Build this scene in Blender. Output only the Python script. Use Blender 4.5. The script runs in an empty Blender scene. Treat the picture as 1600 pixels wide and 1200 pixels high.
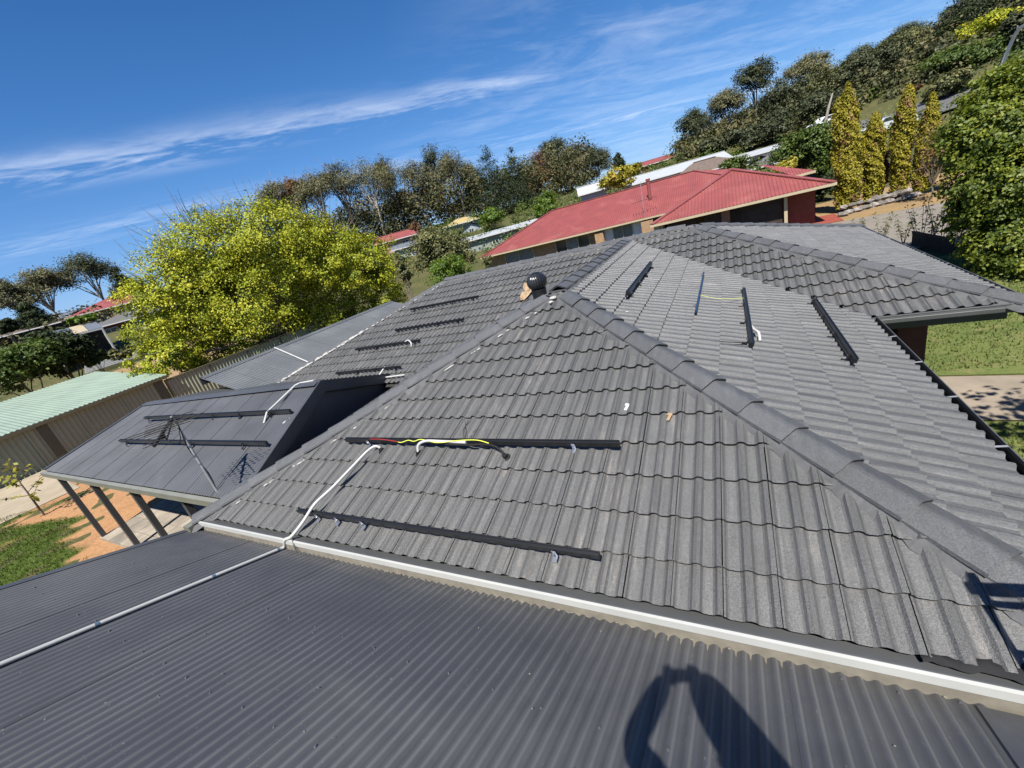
import bpy, math, random
import numpy as np
from mathutils import Matrix, Vector, Quaternion
S = bpy.context.scene
C = S.collection
rad = math.radians
random.seed(7); RNG = np.random.default_rng(7)

# ------------------------------------------------------------------ camera
# the eye of the photographer is the origin; the house axes are X (along the eaves), Y (away), Z up;
# the ground lies 4.65 m below
G = -4.65
cam_d = bpy.data.cameras.new('camera'); cam = bpy.data.objects.new('camera', cam_d); C.objects.link(cam)
PITCH, ROLL, YAW, FPX = 0.355078716, -0.268885012, -0.540030705, 642.897
def cam_axes(p, r, y):
    f0 = np.array([math.sin(y), math.cos(y), 0]); r0 = np.array([math.cos(y), -math.sin(y), 0]); u0 = np.array([0, 0, 1.])
    f = f0*math.cos(p) - u0*math.sin(p); u = u0*math.cos(p) + f0*math.sin(p)
    return r0*math.cos(r) + u*math.sin(r), u*math.cos(r) - r0*math.sin(r), f
RR, UU, FF = cam_axes(PITCH, ROLL, YAW)
cam.matrix_world = Matrix(((RR[0], UU[0], -FF[0], 0), (RR[1], UU[1], -FF[1], 0), (RR[2], UU[2], -FF[2], 0), (0, 0, 0, 1)))
cam_d.sensor_width = 36.0; cam_d.sensor_fit = 'HORIZONTAL'; cam_d.lens = 36.0*FPX/1600
cam_d.clip_start = 0.02; cam_d.clip_end = 5000
S.camera = cam

# ------------------------------------------------------------------ light
SUN = np.array([0.130, -0.530, 0.838])
SUN_EL = math.asin(SUN[2]/np.linalg.norm(SUN)); SUN_AZ = math.atan2(SUN[0], SUN[1])
sl = bpy.data.lights.new('sun', 'SUN'); sl.energy = 4.9; sl.angle = rad(0.5); sl.color = (1.0, 0.955, 0.88)
so = bpy.data.objects.new('sun', sl); C.objects.link(so)
so.rotation_euler = Vector(SUN).to_track_quat('Z', 'Y').to_euler()
so.location = (30, -120, 190)
S.view_settings.view_transform = 'Standard'; S.view_settings.look = 'None'
S.view_settings.exposure = 1.05; S.view_settings.gamma = 1.0; S.view_settings.use_curve_mapping = False

W = bpy.data.worlds.new('World'); S.world = W; W.use_nodes = True
nt = W.node_tree; nt.nodes.clear()
def N(t, ty, **kw):
    n = t.nodes.new(ty)
    for k, v in kw.items(): setattr(n, k, v)
    return n
def math_n(t, op, a, b=None, c=None, clamp=False):
    n = N(t, 'ShaderNodeMath', operation=op, use_clamp=clamp)
    for i, v in enumerate((a, b, c)):
        if v is None: continue
        if isinstance(v, (int, float)): n.inputs[i].default_value = v
        else: t.links.new(v, n.inputs[i])
    return n.outputs[0]
def mix_n(t, fac, a, b, mode='MIX'):
    n = N(t, 'ShaderNodeMix', data_type='RGBA', blend_type=mode); n.clamp_factor = True
    for i, v in ((0, fac), (6, a), (7, b)):
        if isinstance(v, (int, float)): n.inputs[i].default_value = v
        elif isinstance(v, tuple): n.inputs[i].default_value = (*v, 1) if len(v) == 3 else v
        else: t.links.new(v, n.inputs[i])
    return n.outputs[2]
def build_world():
    t = nt; L = t.links.new
    sky = N(t, 'ShaderNodeTexSky', sky_type='NISHITA'); sky.sun_disc = False
    sky.sun_elevation = SUN_EL; sky.sun_rotation = SUN_AZ; sky.altitude = 400; sky.air_density = 1.0; sky.dust_density = 0.3; sky.ozone_density = 2.5
    hs = N(t, 'ShaderNodeHueSaturation'); hs.inputs['Saturation'].default_value = 1.34; hs.inputs['Value'].default_value = 1.0
    L(sky.outputs[0], hs.inputs['Color'])
    tc = N(t, 'ShaderNodeTexCoord'); sp = N(t, 'ShaderNodeSeparateXYZ'); L(tc.outputs['Generated'], sp.inputs[0])
    z = math_n(t, 'MAXIMUM', sp.outputs[2], 0.03)
    px = math_n(t, 'DIVIDE', sp.outputs[0], z); py = math_n(t, 'DIVIDE', sp.outputs[1], z)
    s = math_n(t, 'ADD', math_n(t, 'MULTIPLY', px, .663), math_n(t, 'MULTIPLY', py, .748))
    w = math_n(t, 'ADD', math_n(t, 'MULTIPLY', px, -.748), math_n(t, 'MULTIPLY', py, .663))
    def noise(sx, sw, off, scale, det, rough, dist):
        cb = N(t, 'ShaderNodeCombineXYZ'); L(math_n(t, 'MULTIPLY', s, sx), cb.inputs[0]); L(math_n(t, 'MULTIPLY', w, sw), cb.inputs[1]); cb.inputs[2].default_value = off
        n = N(t, 'ShaderNodeTexNoise'); n.inputs['Scale'].default_value = scale; n.inputs['Detail'].default_value = det
        n.inputs['Roughness'].default_value = rough; n.inputs['Distortion'].default_value = dist
        L(cb.outputs[0], n.inputs['Vector']); return n.outputs[0]
    n1 = noise(.55, 1.5, 3.1, 1.3, 9, .62, .8)       # streaky filaments
    n2 = noise(.45, .55, 8.7, .9, 3, .5, .3)           # patchiness
    n3 = noise(1.4, 2.2, 1.2, 2.2, 7, .65, 1.2)
    # a long band of cirrus and a field of thin wisps over it
    wob = math_n(t, 'MULTIPLY', math_n(t, 'SUBTRACT', n2, .5), .9)
    d = math_n(t, 'DIVIDE', math_n(t, 'SUBTRACT', math_n(t, 'ADD', w, wob), 3.56), .27)
    band = math_n(t, 'POWER', 2.718, math_n(t, 'MULTIPLY', math_n(t, 'MULTIPLY', d, d), -1.0))
    band = math_n(t, 'MULTIPLY', band, math_n(t, 'ADD', .22, math_n(t, 'MULTIPLY', math_n(t, 'MULTIPLY', math_n(t, 'SUBTRACT', 2.3, s), .85, clamp=True), .78)))
    d2 = math_n(t, 'DIVIDE', math_n(t, 'SUBTRACT', math_n(t, 'ADD', w, wob), 5.6), .55)
    band2 = math_n(t, 'MULTIPLY', math_n(t, 'POWER', 2.718, math_n(t, 'MULTIPLY', math_n(t, 'MULTIPLY', d2, d2), -1.0)), .5)
    field = math_n(t, 'MULTIPLY', math_n(t, 'SMOOTH_MIN', math_n(t, 'MAXIMUM', math_n(t, 'MULTIPLY', math_n(t, 'SUBTRACT', s, .6), .45), 0.0), .5, .2), .52)
    mask = math_n(t, 'MAXIMUM', math_n(t, 'MAXIMUM', band, band2), field)
    fil = math_n(t, 'ADD', math_n(t, 'MULTIPLY', math_n(t, 'SUBTRACT', n1, .42), 2.3, clamp=True), math_n(t, 'MULTIPLY', math_n(t, 'SUBTRACT', n3, .5), .7))
    dens = math_n(t, 'MULTIPLY', math_n(t, 'MULTIPLY', mask, fil), .8, clamp=True)
    dens = math_n(t, 'MULTIPLY', dens, math_n(t, 'MULTIPLY', math_n(t, 'SUBTRACT', sp.outputs[2], .015), 14, clamp=True))
    low = math_n(t, 'MULTIPLY', math_n(t, 'POWER', 2.718, math_n(t, 'MULTIPLY', math_n(t, 'MAXIMUM', sp.outputs[2], 0.0), -4.6)), .55)
    blue = mix_n(t, 1.0, hs.outputs[0], (.92, .93, 1.08), 'MULTIPLY')
    base = mix_n(t, low, blue, (1.6, 4.15, 9.4))
    lit = mix_n(t, dens, base, (11.5, 12.0, 12.8))
    bg = N(t, 'ShaderNodeBackground'); bg.inputs['Strength'].default_value = 0.054
    out = N(t, 'ShaderNodeOutputWorld'); L(lit, bg.inputs[0]); L(bg.outputs[0], out.inputs[0])
build_world()

# ------------------------------------------------------------------ materials
MATS = {}
def new_mat(name):
    m = bpy.data.materials.new(name); m.use_nodes = True; t = m.node_tree; t.nodes.clear()
    o = N(t, 'ShaderNodeOutputMaterial'); p = N(t, 'ShaderNodeBsdfPrincipled'); t.links.new(p.outputs[0], o.inputs[0])
    MATS[name] = m
    return m, t, p, o
def noise_n(t, vec, scale, det=4, rough=.55, dist=0.0):
    n = N(t, 'ShaderNodeTexNoise'); n.inputs['Scale'].default_value = scale; n.inputs['Detail'].default_value = det
    n.inputs['Roughness'].default_value = rough; n.inputs['Distortion'].default_value = dist
    if vec is not None: t.links.new(vec, n.inputs['Vector'])
    return n.outputs[0]
def scale_vec(t, vec, s):
    n = N(t, 'ShaderNodeMapping'); n.inputs['Scale'].default_value = s; t.links.new(vec, n.inputs['Vector']); return n.outputs[0]
def ramp_n(t, fac, stops):
    n = N(t, 'ShaderNodeValToRGB'); e = n.color_ramp.elements
    while len(e) < len(stops): e.new(.5)
    for i, (p, c) in enumerate(stops): e[i].position = p; e[i].color = (*c, 1)
    t.links.new(fac, n.inputs[0]); return n.outputs[0]
def bump_n(t, h, strength, dist, p):
    b = N(t, 'ShaderNodeBump'); b.inputs['Strength'].default_value = strength; b.inputs['Distance'].default_value = dist
    t.links.new(h, b.inputs['Height']); t.links.new(b.outputs[0], p.inputs['Normal'])
def worldpos(t): return N(t, 'ShaderNodeNewGeometry').outputs['Position']
def simple(name, col, rough=.6, metal=0.0, var=.25, scale=3.0, spec=.5, bump=0.0, bscale=60, bdist=.01, dirt=None, dirt_amt=.5):
    m, t, p, o = new_mat(name); pos = worldpos(t)
    n = noise_n(t, pos, scale, 6, .6)
    c = ramp_n(t, n, [(.3, tuple(x*(1-var) for x in col)), (.7, tuple(min(1, x*(1+var)) for x in col))])
    if dirt:
        n2 = noise_n(t, pos, scale*.37, 7, .7)
        c = mix_n(t, math_n(t, 'MULTIPLY', math_n(t, 'SUBTRACT', n2, .48), 5*dirt_amt, clamp=True), c, dirt)
    t.links.new(c, p.inputs['Base Color'])
    p.inputs['Roughness'].default_value = rough; p.inputs['Metallic'].default_value = metal; p.inputs['Specular IOR Level'].default_value = spec
    if bump: bump_n(t, noise_n(t, pos, bscale, 4, .6), bump, bdist, p)
    return m

def tile_material(name, base, dusty, streak_axis, rough=.62):
    m, t, p, o = new_mat(name); L = t.links.new
    pos = worldpos(t)
    oi = N(t, 'ShaderNodeObjectInfo').outputs['Random']; ri = N(t, 'ShaderNodeNewGeometry').outputs['Random Per Island']
    rnd = math_n(t, 'FRACT', math_n(t, 'ADD', oi, math_n(t, 'MULTIPLY', ri, 3.7)))
    off = N(t, 'ShaderNodeCombineXYZ'); L(math_n(t, 'MULTIPLY', rnd, 37.0), off.inputs[2])
    va = N(t, 'ShaderNodeVectorMath', operation='ADD'); L(pos, va.inputs[0]); L(off.outputs[0], va.inputs[1])
    sc = (9, 1.6, 1.6) if streak_axis == 'Y' else (1.6, 9, 1.6)
    streak = noise_n(t, scale_vec(t, va.outputs[0], sc), 2.2, 5, .6)
    blot = noise_n(t, pos, 1.1, 5, .6)
    grain = noise_n(t, pos, 190, 2, .8); grain2 = noise_n(t, pos, 75, 3, .6)
    c = ramp_n(t, streak, [(.28, tuple(x*.84 for x in base)), (.55, base), (.78, tuple(x*1.2 for x in base))])
    # pale dust washed along the pans, in places
    dm = math_n(t, 'MULTIPLY', math_n(t, 'MULTIPLY', math_n(t, 'SUBTRACT', streak, .53), 6, clamp=True), math_n(t, 'MULTIPLY', math_n(t, 'SUBTRACT', blot, .50), 6, clamp=True))
    c = mix_n(t, math_n(t, 'MULTIPLY', dm, .48), c, dusty)
    g = math_n(t, 'ADD', math_n(t, 'MULTIPLY', grain, 1.3), math_n(t, 'MULTIPLY', grain2, .7))
    gm = N(t, 'ShaderNodeMapRange'); gm.inputs[1].default_value = .75; gm.inputs[2].default_value = 1.3; gm.inputs[3].default_value = .58; gm.inputs[4].default_value = 1.5; L(g, gm.inputs[0])
    tv = math_n(t, 'MULTIPLY', math_n(t, 'ADD', .88, math_n(t, 'MULTIPLY', rnd, .22)), math_n(t, 'ADD', .72, math_n(t, 'MULTIPLY', noise_n(t, pos, .55, 6, .65), .56)))
    pa = N(t, 'ShaderNodeAttribute', attribute_name='pan').outputs['Fac']
    k = math_n(t, 'MULTIPLY', math_n(t, 'MULTIPLY', gm.outputs[0], tv), math_n(t, 'ADD', .94 if streak_axis == 'X' else .86, math_n(t, 'MULTIPLY', pa, .06 if streak_axis == 'X' else .22)))
    cm = N(t, 'ShaderNodeVectorMath', operation='SCALE'); L(c, cm.inputs[0]); L(k, cm.inputs['Scale'])
    L(cm.outputs[0], p.inputs['Base Color'])
    p.inputs['Roughness'].default_value = rough; p.inputs['Specular IOR Level'].default_value = .55
    bump_n(t, g, .7, .005, p)
    return m
TILE_F = tile_material('roof_tile_grey', (.086, .0865, .086), (.24, .205, .17), 'Y', .5)
TILE_R = tile_material('roof_tile_grey_cross', (.082, .084, .087), (.20, .19, .17), 'X', .44)
CAP = tile_material('ridge_cap_grey', (.080, .083, .088), (.17, .165, .16), 'Y', .55)
MORTAR = simple('pointing_grey', (.062, .063, .066), .75, var=.25, scale=6, bump=.4, bscale=40, bdist=.01)
WHITE_MORTAR = simple('white_bedding', (.36, .35, .33), .85, var=.18, scale=14, bump=.5, bscale=35, bdist=.01)
UNDER = simple('roof_underlay', (.018, .018, .018), .9)
def sheet_mat(name, col, dust, axis='Y', rough=.5):
    m, t, p, o = new_mat(name); pos = worldpos(t); L = t.links.new
    n = noise_n(t, pos, .9, 5, .6)
    sc = (12, .8, 1) if axis == 'Y' else (.8, 12, 1)
    st = noise_n(t, scale_vec(t, pos, sc), 3, 5, .65)
    c = ramp_n(t, n, [(.3, tuple(x*.88 for x in col)), (.7, tuple(x*1.12 for x in col))])
    c = mix_n(t, math_n(t, 'MULTIPLY', math_n(t, 'SUBTRACT', st, .5), 1.6, clamp=True), c, dust)
    sp = noise_n(t, pos, 55, 2, .5)
    c = mix_n(t, math_n(t, 'MULTIPLY', math_n(t, 'SUBTRACT', sp, .70), 9, clamp=True), c, tuple(min(1, x*2.6) for x in dust))
    big = noise_n(t, pos, .45, 7, .68, .6)
    c = mix_n(t, math_n(t, 'MULTIPLY', math_n(t, 'SUBTRACT', big, .52), 3.2, clamp=True), c, tuple(x*1.25 for x in dust))
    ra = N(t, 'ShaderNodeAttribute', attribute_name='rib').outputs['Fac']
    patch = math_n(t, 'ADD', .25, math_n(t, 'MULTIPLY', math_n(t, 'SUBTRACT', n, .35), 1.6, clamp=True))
    c = mix_n(t, math_n(t, 'MULTIPLY', ra, patch, clamp=True), c, tuple(x*2.1 for x in dust))  # pale line on the ribs: dust plus a highlight put into the colour
    L(c, p.inputs['Base Color']); p.inputs['Roughness'].default_value = rough; p.inputs['Specular IOR Level'].default_value = .75
    bump_n(t, noise_n(t, pos, 9, 3, .5), .05, .01, p)
    return m
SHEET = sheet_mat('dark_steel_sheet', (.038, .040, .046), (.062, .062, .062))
SHEET_P = sheet_mat('slate_steel_sheet', (.040, .0425, .048), (.060, .063, .068))
SHEET_S = sheet_mat('grey_steel_sheet', (.066, .072, .077), (.092, .098, .10), 'X')
STEEL = simple('dark_painted_steel', (.045, .048, .054), .45, var=.12)
STEEL_G = simple('grey_green_steel', (.12, .125, .10), .5, var=.12)
FASCIA = simple('grey_gutter_steel', (.085, .088, .090), .4, var=.12, scale=1.5)
GUT_IN = simple('gutter_inside', (.02, .022, .026), .5, var=.2)
BLACK = simple('black_aluminium', (.007, .0075, .009), .42, var=.2, spec=.5)
NAVY = simple('blue_black_aluminium', (.014, .030, .065), .3, var=.2)
SILVER = simple('bright_aluminium', (.62, .63, .65), .28, metal=.9, var=.1)
GALV = simple('weathered_galvanised', (.40, .41, .42), .45, metal=.6, var=.2)
PIPE_W = simple('white_conduit', (.37, .37, .36), .4, var=.06, dirt=(.33, .32, .29), dirt_amt=.2)
CLIP_B = simple('blue_clip', (.075, .12, .17), .45)
RUBBER = simple('black_rubber', (.008, .008, .008), .7, spec=.3)
WIRE_Y = simple('yellow_green_wire', (.55, .60, .08), .4, var=.1)
WIRE_R = simple('red_wire', (.35, .03, .03), .4, var=.1)
FLASH_W = simple('white_flashing', (.31, .315, .305), .45, var=.08, scale=2, dirt=(.30, .28, .22), dirt_amt=.3)
CREAM = simple('cream_dusty_metal', (.16, .145, .115), .7, var=.2, scale=8)
TAN = simple('tan_flashing', (.25, .175, .10), .7, var=.25, scale=20, bump=.4, bscale=30)
BRICK_DK = simple('dark_red_brick', (.10, .035, .025), .85, var=.3)
CONC = simple('pale_concrete', (.27, .225, .16), .85, var=.16, scale=1.2, bump=.2, bscale=30, dirt=(.22, .17, .11), dirt_amt=.4)
CONC_W = simple('sandy_concrete_path', (.20, .165, .125), .9, var=.2, scale=1.4, bump=.25, bscale=30, dirt=(.13, .105, .075), dirt_amt=.4)
PAVER = simple('sandstone_paver', (.22, .19, .15), .85, var=.3, scale=2.2, bump=.2, bscale=40)
SHED_ROOF = sheet_mat('mint_steel_sheet', (.185, .24, .185), (.17, .215, .17), 'X', .55)
SHED_WALL = simple('sage_steel_cladding', (.22, .235, .165), .5, var=.08, scale=1)
OLIVE_DK = simple('dark_olive_trim', (.085, .075, .045), .6, var=.1)
RED_ROOF = sheet_mat('red_steel_roof', (.185, .042, .038), (.21, .072, .062), 'Y', .5)
CREAM_P = simple('cream_paint', (.36, .30, .20), .5, var=.06)
WHITE_P = simple('white_paint', (.42, .42, .42), .5, var=.05)
GLASS = simple('window_glass', (.03, .035, .04), .08, var=.3, scale=1.2, spec=.7)
CURTAIN = simple('grey_curtain', (.16, .17, .17), .8, var=.35, scale=5)
BLIND = simple('white_blind', (.60, .61, .63), .6, var=.08)
DARK = simple('deep_shade_timber', (.03, .022, .018), .8, var=.3)  # near-black colour holds the shade under a far eave and inside the carport
LATT = simple('brown_lattice', (.045, .028, .022), .8, var=.3)
REDP = simple('red_paving', (.20, .04, .025), .8, var=.25)
SOFFIT = simple('soffit_board', (.10, .10, .095), .8, var=.1)
ROCK = simple('bluish_rock', (.15, .135, .12), .9, var=.5, scale=2.5, bump=.8, bscale=9, bdist=.05)
def vary_by_object(m, lo, hi):
    t = m.node_tree; p = next(n for n in t.nodes if n.type == 'BSDF_PRINCIPLED'); l = p.inputs['Base Color'].links[0]; c = l.from_socket
    k = math_n(t, 'ADD', lo, math_n(t, 'MULTIPLY', N(t, 'ShaderNodeObjectInfo').outputs['Random'], hi-lo)); v = N(t, 'ShaderNodeVectorMath', operation='SCALE')
    t.links.new(c, v.inputs[0]); t.links.new(k, v.inputs['Scale']); t.links.new(v.outputs[0], p.inputs['Base Color'])
vary_by_object(ROCK, .5, 1.7); vary_by_object(PAVER, .8, 1.15)
TILE_BRN = simple('brown_tile_roof', (.10, .075, .06), .85, var=.25, scale=4)
TILE_GRY = simple('grey_tile_roof', (.08, .08, .08), .85, var=.25, scale=4)
PALE_ROOF = simple('pale_steel_roof', (.32, .335, .35), .45, var=.07, scale=1)
GREY_ROOF = simple('mid_grey_steel_roof', (.11, .125, .15), .5, var=.12, scale=1)
TAN_WALL = simple('tan_rendered_wall', (.30, .20, .11), .85, var=.1)
PINK_WALL = simple('pink_brick_wall', (.30, .20, .15), .85, var=.15, scale=3)
GREY_WALL = simple('grey_green_cladding', (.20, .225, .205), .6, var=.08)
BLUE_WALL = simple('pale_blue_cladding', (.26, .29, .32), .6, var=.08)
YEL_ROOF = simple('mustard_steel_roof', (.30, .24, .11), .6, var=.12)
RUST_WALL = simple('rust_red_wall', (.14, .035, .022), .8, var=.2)
SKINM = simple('skin', (.45, .27, .19), .55); SHIRT = simple('navy_work_shirt', (.03, .04, .08), .85); TROUS = simple('dark_work_trousers', (.02, .022, .026), .85)
CLOTH = simple('black_cloth', (.006, .006, .007), .9, var=.3, bump=.4, bscale=25, bdist=.01)
BARK_W = simple('pale_gum_bark', (.30, .27, .23), .85, var=.3, scale=1.2, dirt=(.16, .13, .10), dirt_amt=.5)
BARK = simple('grey_brown_bark', (.14, .11, .085), .9, var=.35, scale=4, bump=.5, bscale=14)
LAMP_GALV = simple('lamp_post_grey', (.58, .59, .58), .5, var=.1)
LAMP_GL = simple('lamp_diffuser', (.6, .6, .58), .3, var=.05)
TYRE = simple('tyre', (.015, .015, .015), .8); CAR_W = simple('white_car_paint', (.72, .73, .75), .2, var=.03); CAR_S = simple('silver_car_paint', (.42, .45, .48), .25, var=.05)

def brick_mat(name, c1, c2, mortar):
    m, t, p, o = new_mat(name); pos = worldpos(t)
    sp = N(t, 'ShaderNodeSeparateXYZ'); t.links.new(pos, sp.inputs[0]); cb = N(t, 'ShaderNodeCombineXYZ')
    t.links.new(math_n(t, 'ADD', sp.outputs[0], sp.outputs[1]), cb.inputs[0]); t.links.new(sp.outputs[2], cb.inputs[1])
    b = N(t, 'ShaderNodeTexBrick'); t.links.new(cb.outputs[0], b.inputs['Vector']); b.inputs['Scale'].default_value = 1
    b.inputs['Brick Width'].default_value = .24; b.inputs['Row Height'].default_value = .086; b.inputs['Mortar Size'].default_value = .01
    b.inputs['Color1'].default_value = (*c1, 1); b.inputs['Color2'].default_value = (*c2, 1); b.inputs['Mortar'].default_value = (*mortar, 1)
    n = noise_n(t, pos, 5, 4)
    c = mix_n(t, .5, b.outputs[0], ramp_n(t, n, [(.3, tuple(x*.6 for x in c1)), (.7, tuple(min(1, x*1.3) for x in c2))]))
    t.links.new(c, p.inputs['Base Color']); p.inputs['Roughness'].default_value = .88; return m
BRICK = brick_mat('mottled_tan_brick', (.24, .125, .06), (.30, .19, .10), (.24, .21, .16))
def leaf_mat(name, cols, trans=.35, gloss=.12):
    m, t, p, o = new_mat(name); t.nodes.remove(p); L = t.links.new
    a = N(t, 'ShaderNodeAttribute', attribute_name='tint')
    c = ramp_n(t, a.outputs['Fac'], [(i/(len(cols)-1), x) for i, x in enumerate(cols)])
    d = N(t, 'ShaderNodeBsdfDiffuse'); L(c, d.inputs[0]); tr = N(t, 'ShaderNodeBsdfTranslucent')
    L(mix_n(t, .55, c, (.30, .36, .02), 'MIX'), tr.inputs[0]) if gloss > .1 else L(c, tr.inputs[0])
    g = N(t, 'ShaderNodeBsdfGlossy'); g.inputs['Roughness'].default_value = .55; g.inputs[0].default_value = (.5, .5, .45, 1)
    m1 = N(t, 'ShaderNodeMixShader'); m1.inputs[0].default_value = trans; L(d.outputs[0], m1.inputs[1]); L(tr.outputs[0], m1.inputs[2])
    m2 = N(t, 'ShaderNodeMixShader'); m2.inputs[0].default_value = gloss*.45; L(m1.outputs[0], m2.inputs[1]); L(g.outputs[0], m2.inputs[2])
    L(m2.outputs[0], o.inputs[0]); return m
LF_CHART = leaf_mat('chartreuse_leaves', [(.10, .145, .012), (.235, .27, .018), (.39, .395, .026), (.49, .45, .045)], .26, .08)
LF_GREEN = leaf_mat('bright_green_leaves', [(.035, .075, .008), (.075, .135, .014), (.14, .20, .02)], .3, .12)
LF_BIRCH = leaf_mat('birch_green_leaves', [(.032, .055, .008), (.075, .11, .014), (.155, .185, .018), (.26, .25, .022)], .32, .11)
LF_OLIVE = leaf_mat('olive_leaves', [(.055, .065, .025), (.10, .11, .045), (.15, .155, .06), (.20, .16, .06)], .2, .08)
LF_GUM = leaf_mat('gum_leaves', [(.052, .055, .028), (.098, .10, .05), (.15, .145, .07), (.19, .15, .078)], .15, .09)
LF_GUMD = leaf_mat('dark_gum_leaves', [(.027, .035, .019), (.052, .062, .03), (.088, .094, .045)], .12, .08)
LF_DARK = leaf_mat('dark_conifer_leaves', [(.012, .02, .010), (.024, .036, .014), (.045, .058, .022)], .12, .06)
LF_GOLD = leaf_mat('golden_cypress_leaves', [(.10, .095, .014), (.20, .18, .018), (.30, .26, .028), (.19, .115, .05)], .22, .05)
LF_HEDGE = leaf_mat('hedge_leaves', [(.028, .055, .010), (.06, .095, .016), (.11, .145, .022)], .25, .1)
LF_RUST = leaf_mat('russet_leaves', [(.10, .06, .03), (.16, .085, .04), (.20, .12, .06)], .2, .06)
LF_GRASS = leaf_mat('grass_blades', [(.028, .052, .008), (.058, .095, .012), (.11, .125, .022)], .25, .06)
LF_GRASS2 = leaf_mat('lawn_blades', [(.065, .09, .022), (.095, .12, .03), (.14, .14, .05)], .25, .05)
LF_YEL = leaf_mat('yellowing_leaves', [(.16, .17, .02), (.30, .27, .03), (.42, .30, .05)], .3, .08)

def ground_mat(name, a, b, c, s=1.0, mask_attr=None, mask_cols=None):
    m, t, p, o = new_mat(name); pos = worldpos(t)
    n1 = noise_n(t, pos, .35*s, 6, .6); n2 = noise_n(t, pos, 9*s, 5, .65); n3 = noise_n(t, pos, 2.1*s, 5, .6)
    col = ramp_n(t, n1, [(.35, a), (.6, b)]); col = mix_n(t, math_n(t, 'MULTIPLY', math_n(t, 'SUBTRACT', n3, .5), 3, clamp=True), col, c)
    if mask_attr:
        at_ = N(t, 'ShaderNodeAttribute', attribute_name=mask_attr)
        col = mix_n(t, at_.outputs['Fac'], col, ramp_n(t, n2, [(.3, mask_cols[0]), (.7, mask_cols[1])]))
    k = N(t, 'ShaderNodeMapRange'); k.inputs[1].default_value = .25; k.inputs[2].default_value = .75; k.inputs[3].default_value = .72; k.inputs[4].default_value = 1.28; t.links.new(n2, k.inputs[0])
    cm = N(t, 'ShaderNodeVectorMath', operation='SCALE'); t.links.new(col, cm.inputs[0]); t.links.new(k.outputs[0], cm.inputs['Scale'])
    t.links.new(cm.outputs[0], p.inputs['Base Color']); p.inputs['Roughness'].default_value = .95; p.inputs['Specular IOR Level'].default_value = .15
    bump_n(t, n2, .6, .04, p); return m
TERR = ground_mat('dry_hill_grass', (.075, .070, .028), (.05, .058, .02), (.13, .095, .05))
LAWN = ground_mat('lawn_ground', (.075, .10, .028), (.10, .12, .035), (.17, .145, .065), 1.6)
DIRT = ground_mat('orange_dirt', (.265, .142, .070), (.30, .165, .08), (.24, .135, .07), 1.5, 'grass', ((.035, .058, .010), (.065, .09, .015)))
STRAW = ground_mat('straw_bank', (.24, .155, .072), (.20, .138, .07), (.18, .13, .072), 1.2)
GRAVEL = ground_mat('grey_gravel', (.155, .14, .12), (.18, .16, .135), (.13, .115, .10), 2.2)
ASPH = ground_mat('asphalt', (.085, .083, .085), (.10, .098, .10), (.075, .073, .075), 1.5)
# ------------------------------------------------------------------ helpers
def tagp(o, label=None, cat=None, group=None, kind=None):
    if label: o['label'] = label
    if cat: o['category'] = cat
    if group: o['group'] = group
    if kind: o['kind'] = kind
    return o
def thing(name, label, cat, loc=(0, 0, 0), group=None):
    o = bpy.data.objects.new(name, None); C.objects.link(o); o.location = loc; o.empty_display_size = .2
    return tagp(o, label, cat, group)
def attach(o, parent, local=False):
    o.parent = parent
    if parent.type == 'EMPTY' and not local: o.matrix_parent_inverse = Matrix.Translation(-Vector(parent.location))
def mesh_of(name, verts, faces, mat, smooth=False):
    me = bpy.data.meshes.new(name); me.from_pydata([tuple(map(float, v)) for v in verts], [], faces)
    if mat is not None: me.materials.append(mat)
    if smooth: me.polygons.foreach_set('use_smooth', [True]*len(me.polygons))
    me.update(); return me
def link(name, me, parent=None, local=False, matrix=None):
    o = bpy.data.objects.new(name, me); C.objects.link(o)
    if parent is not None: attach(o, parent, local)
    if matrix is not None: o.matrix_basis = matrix
    return o
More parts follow.
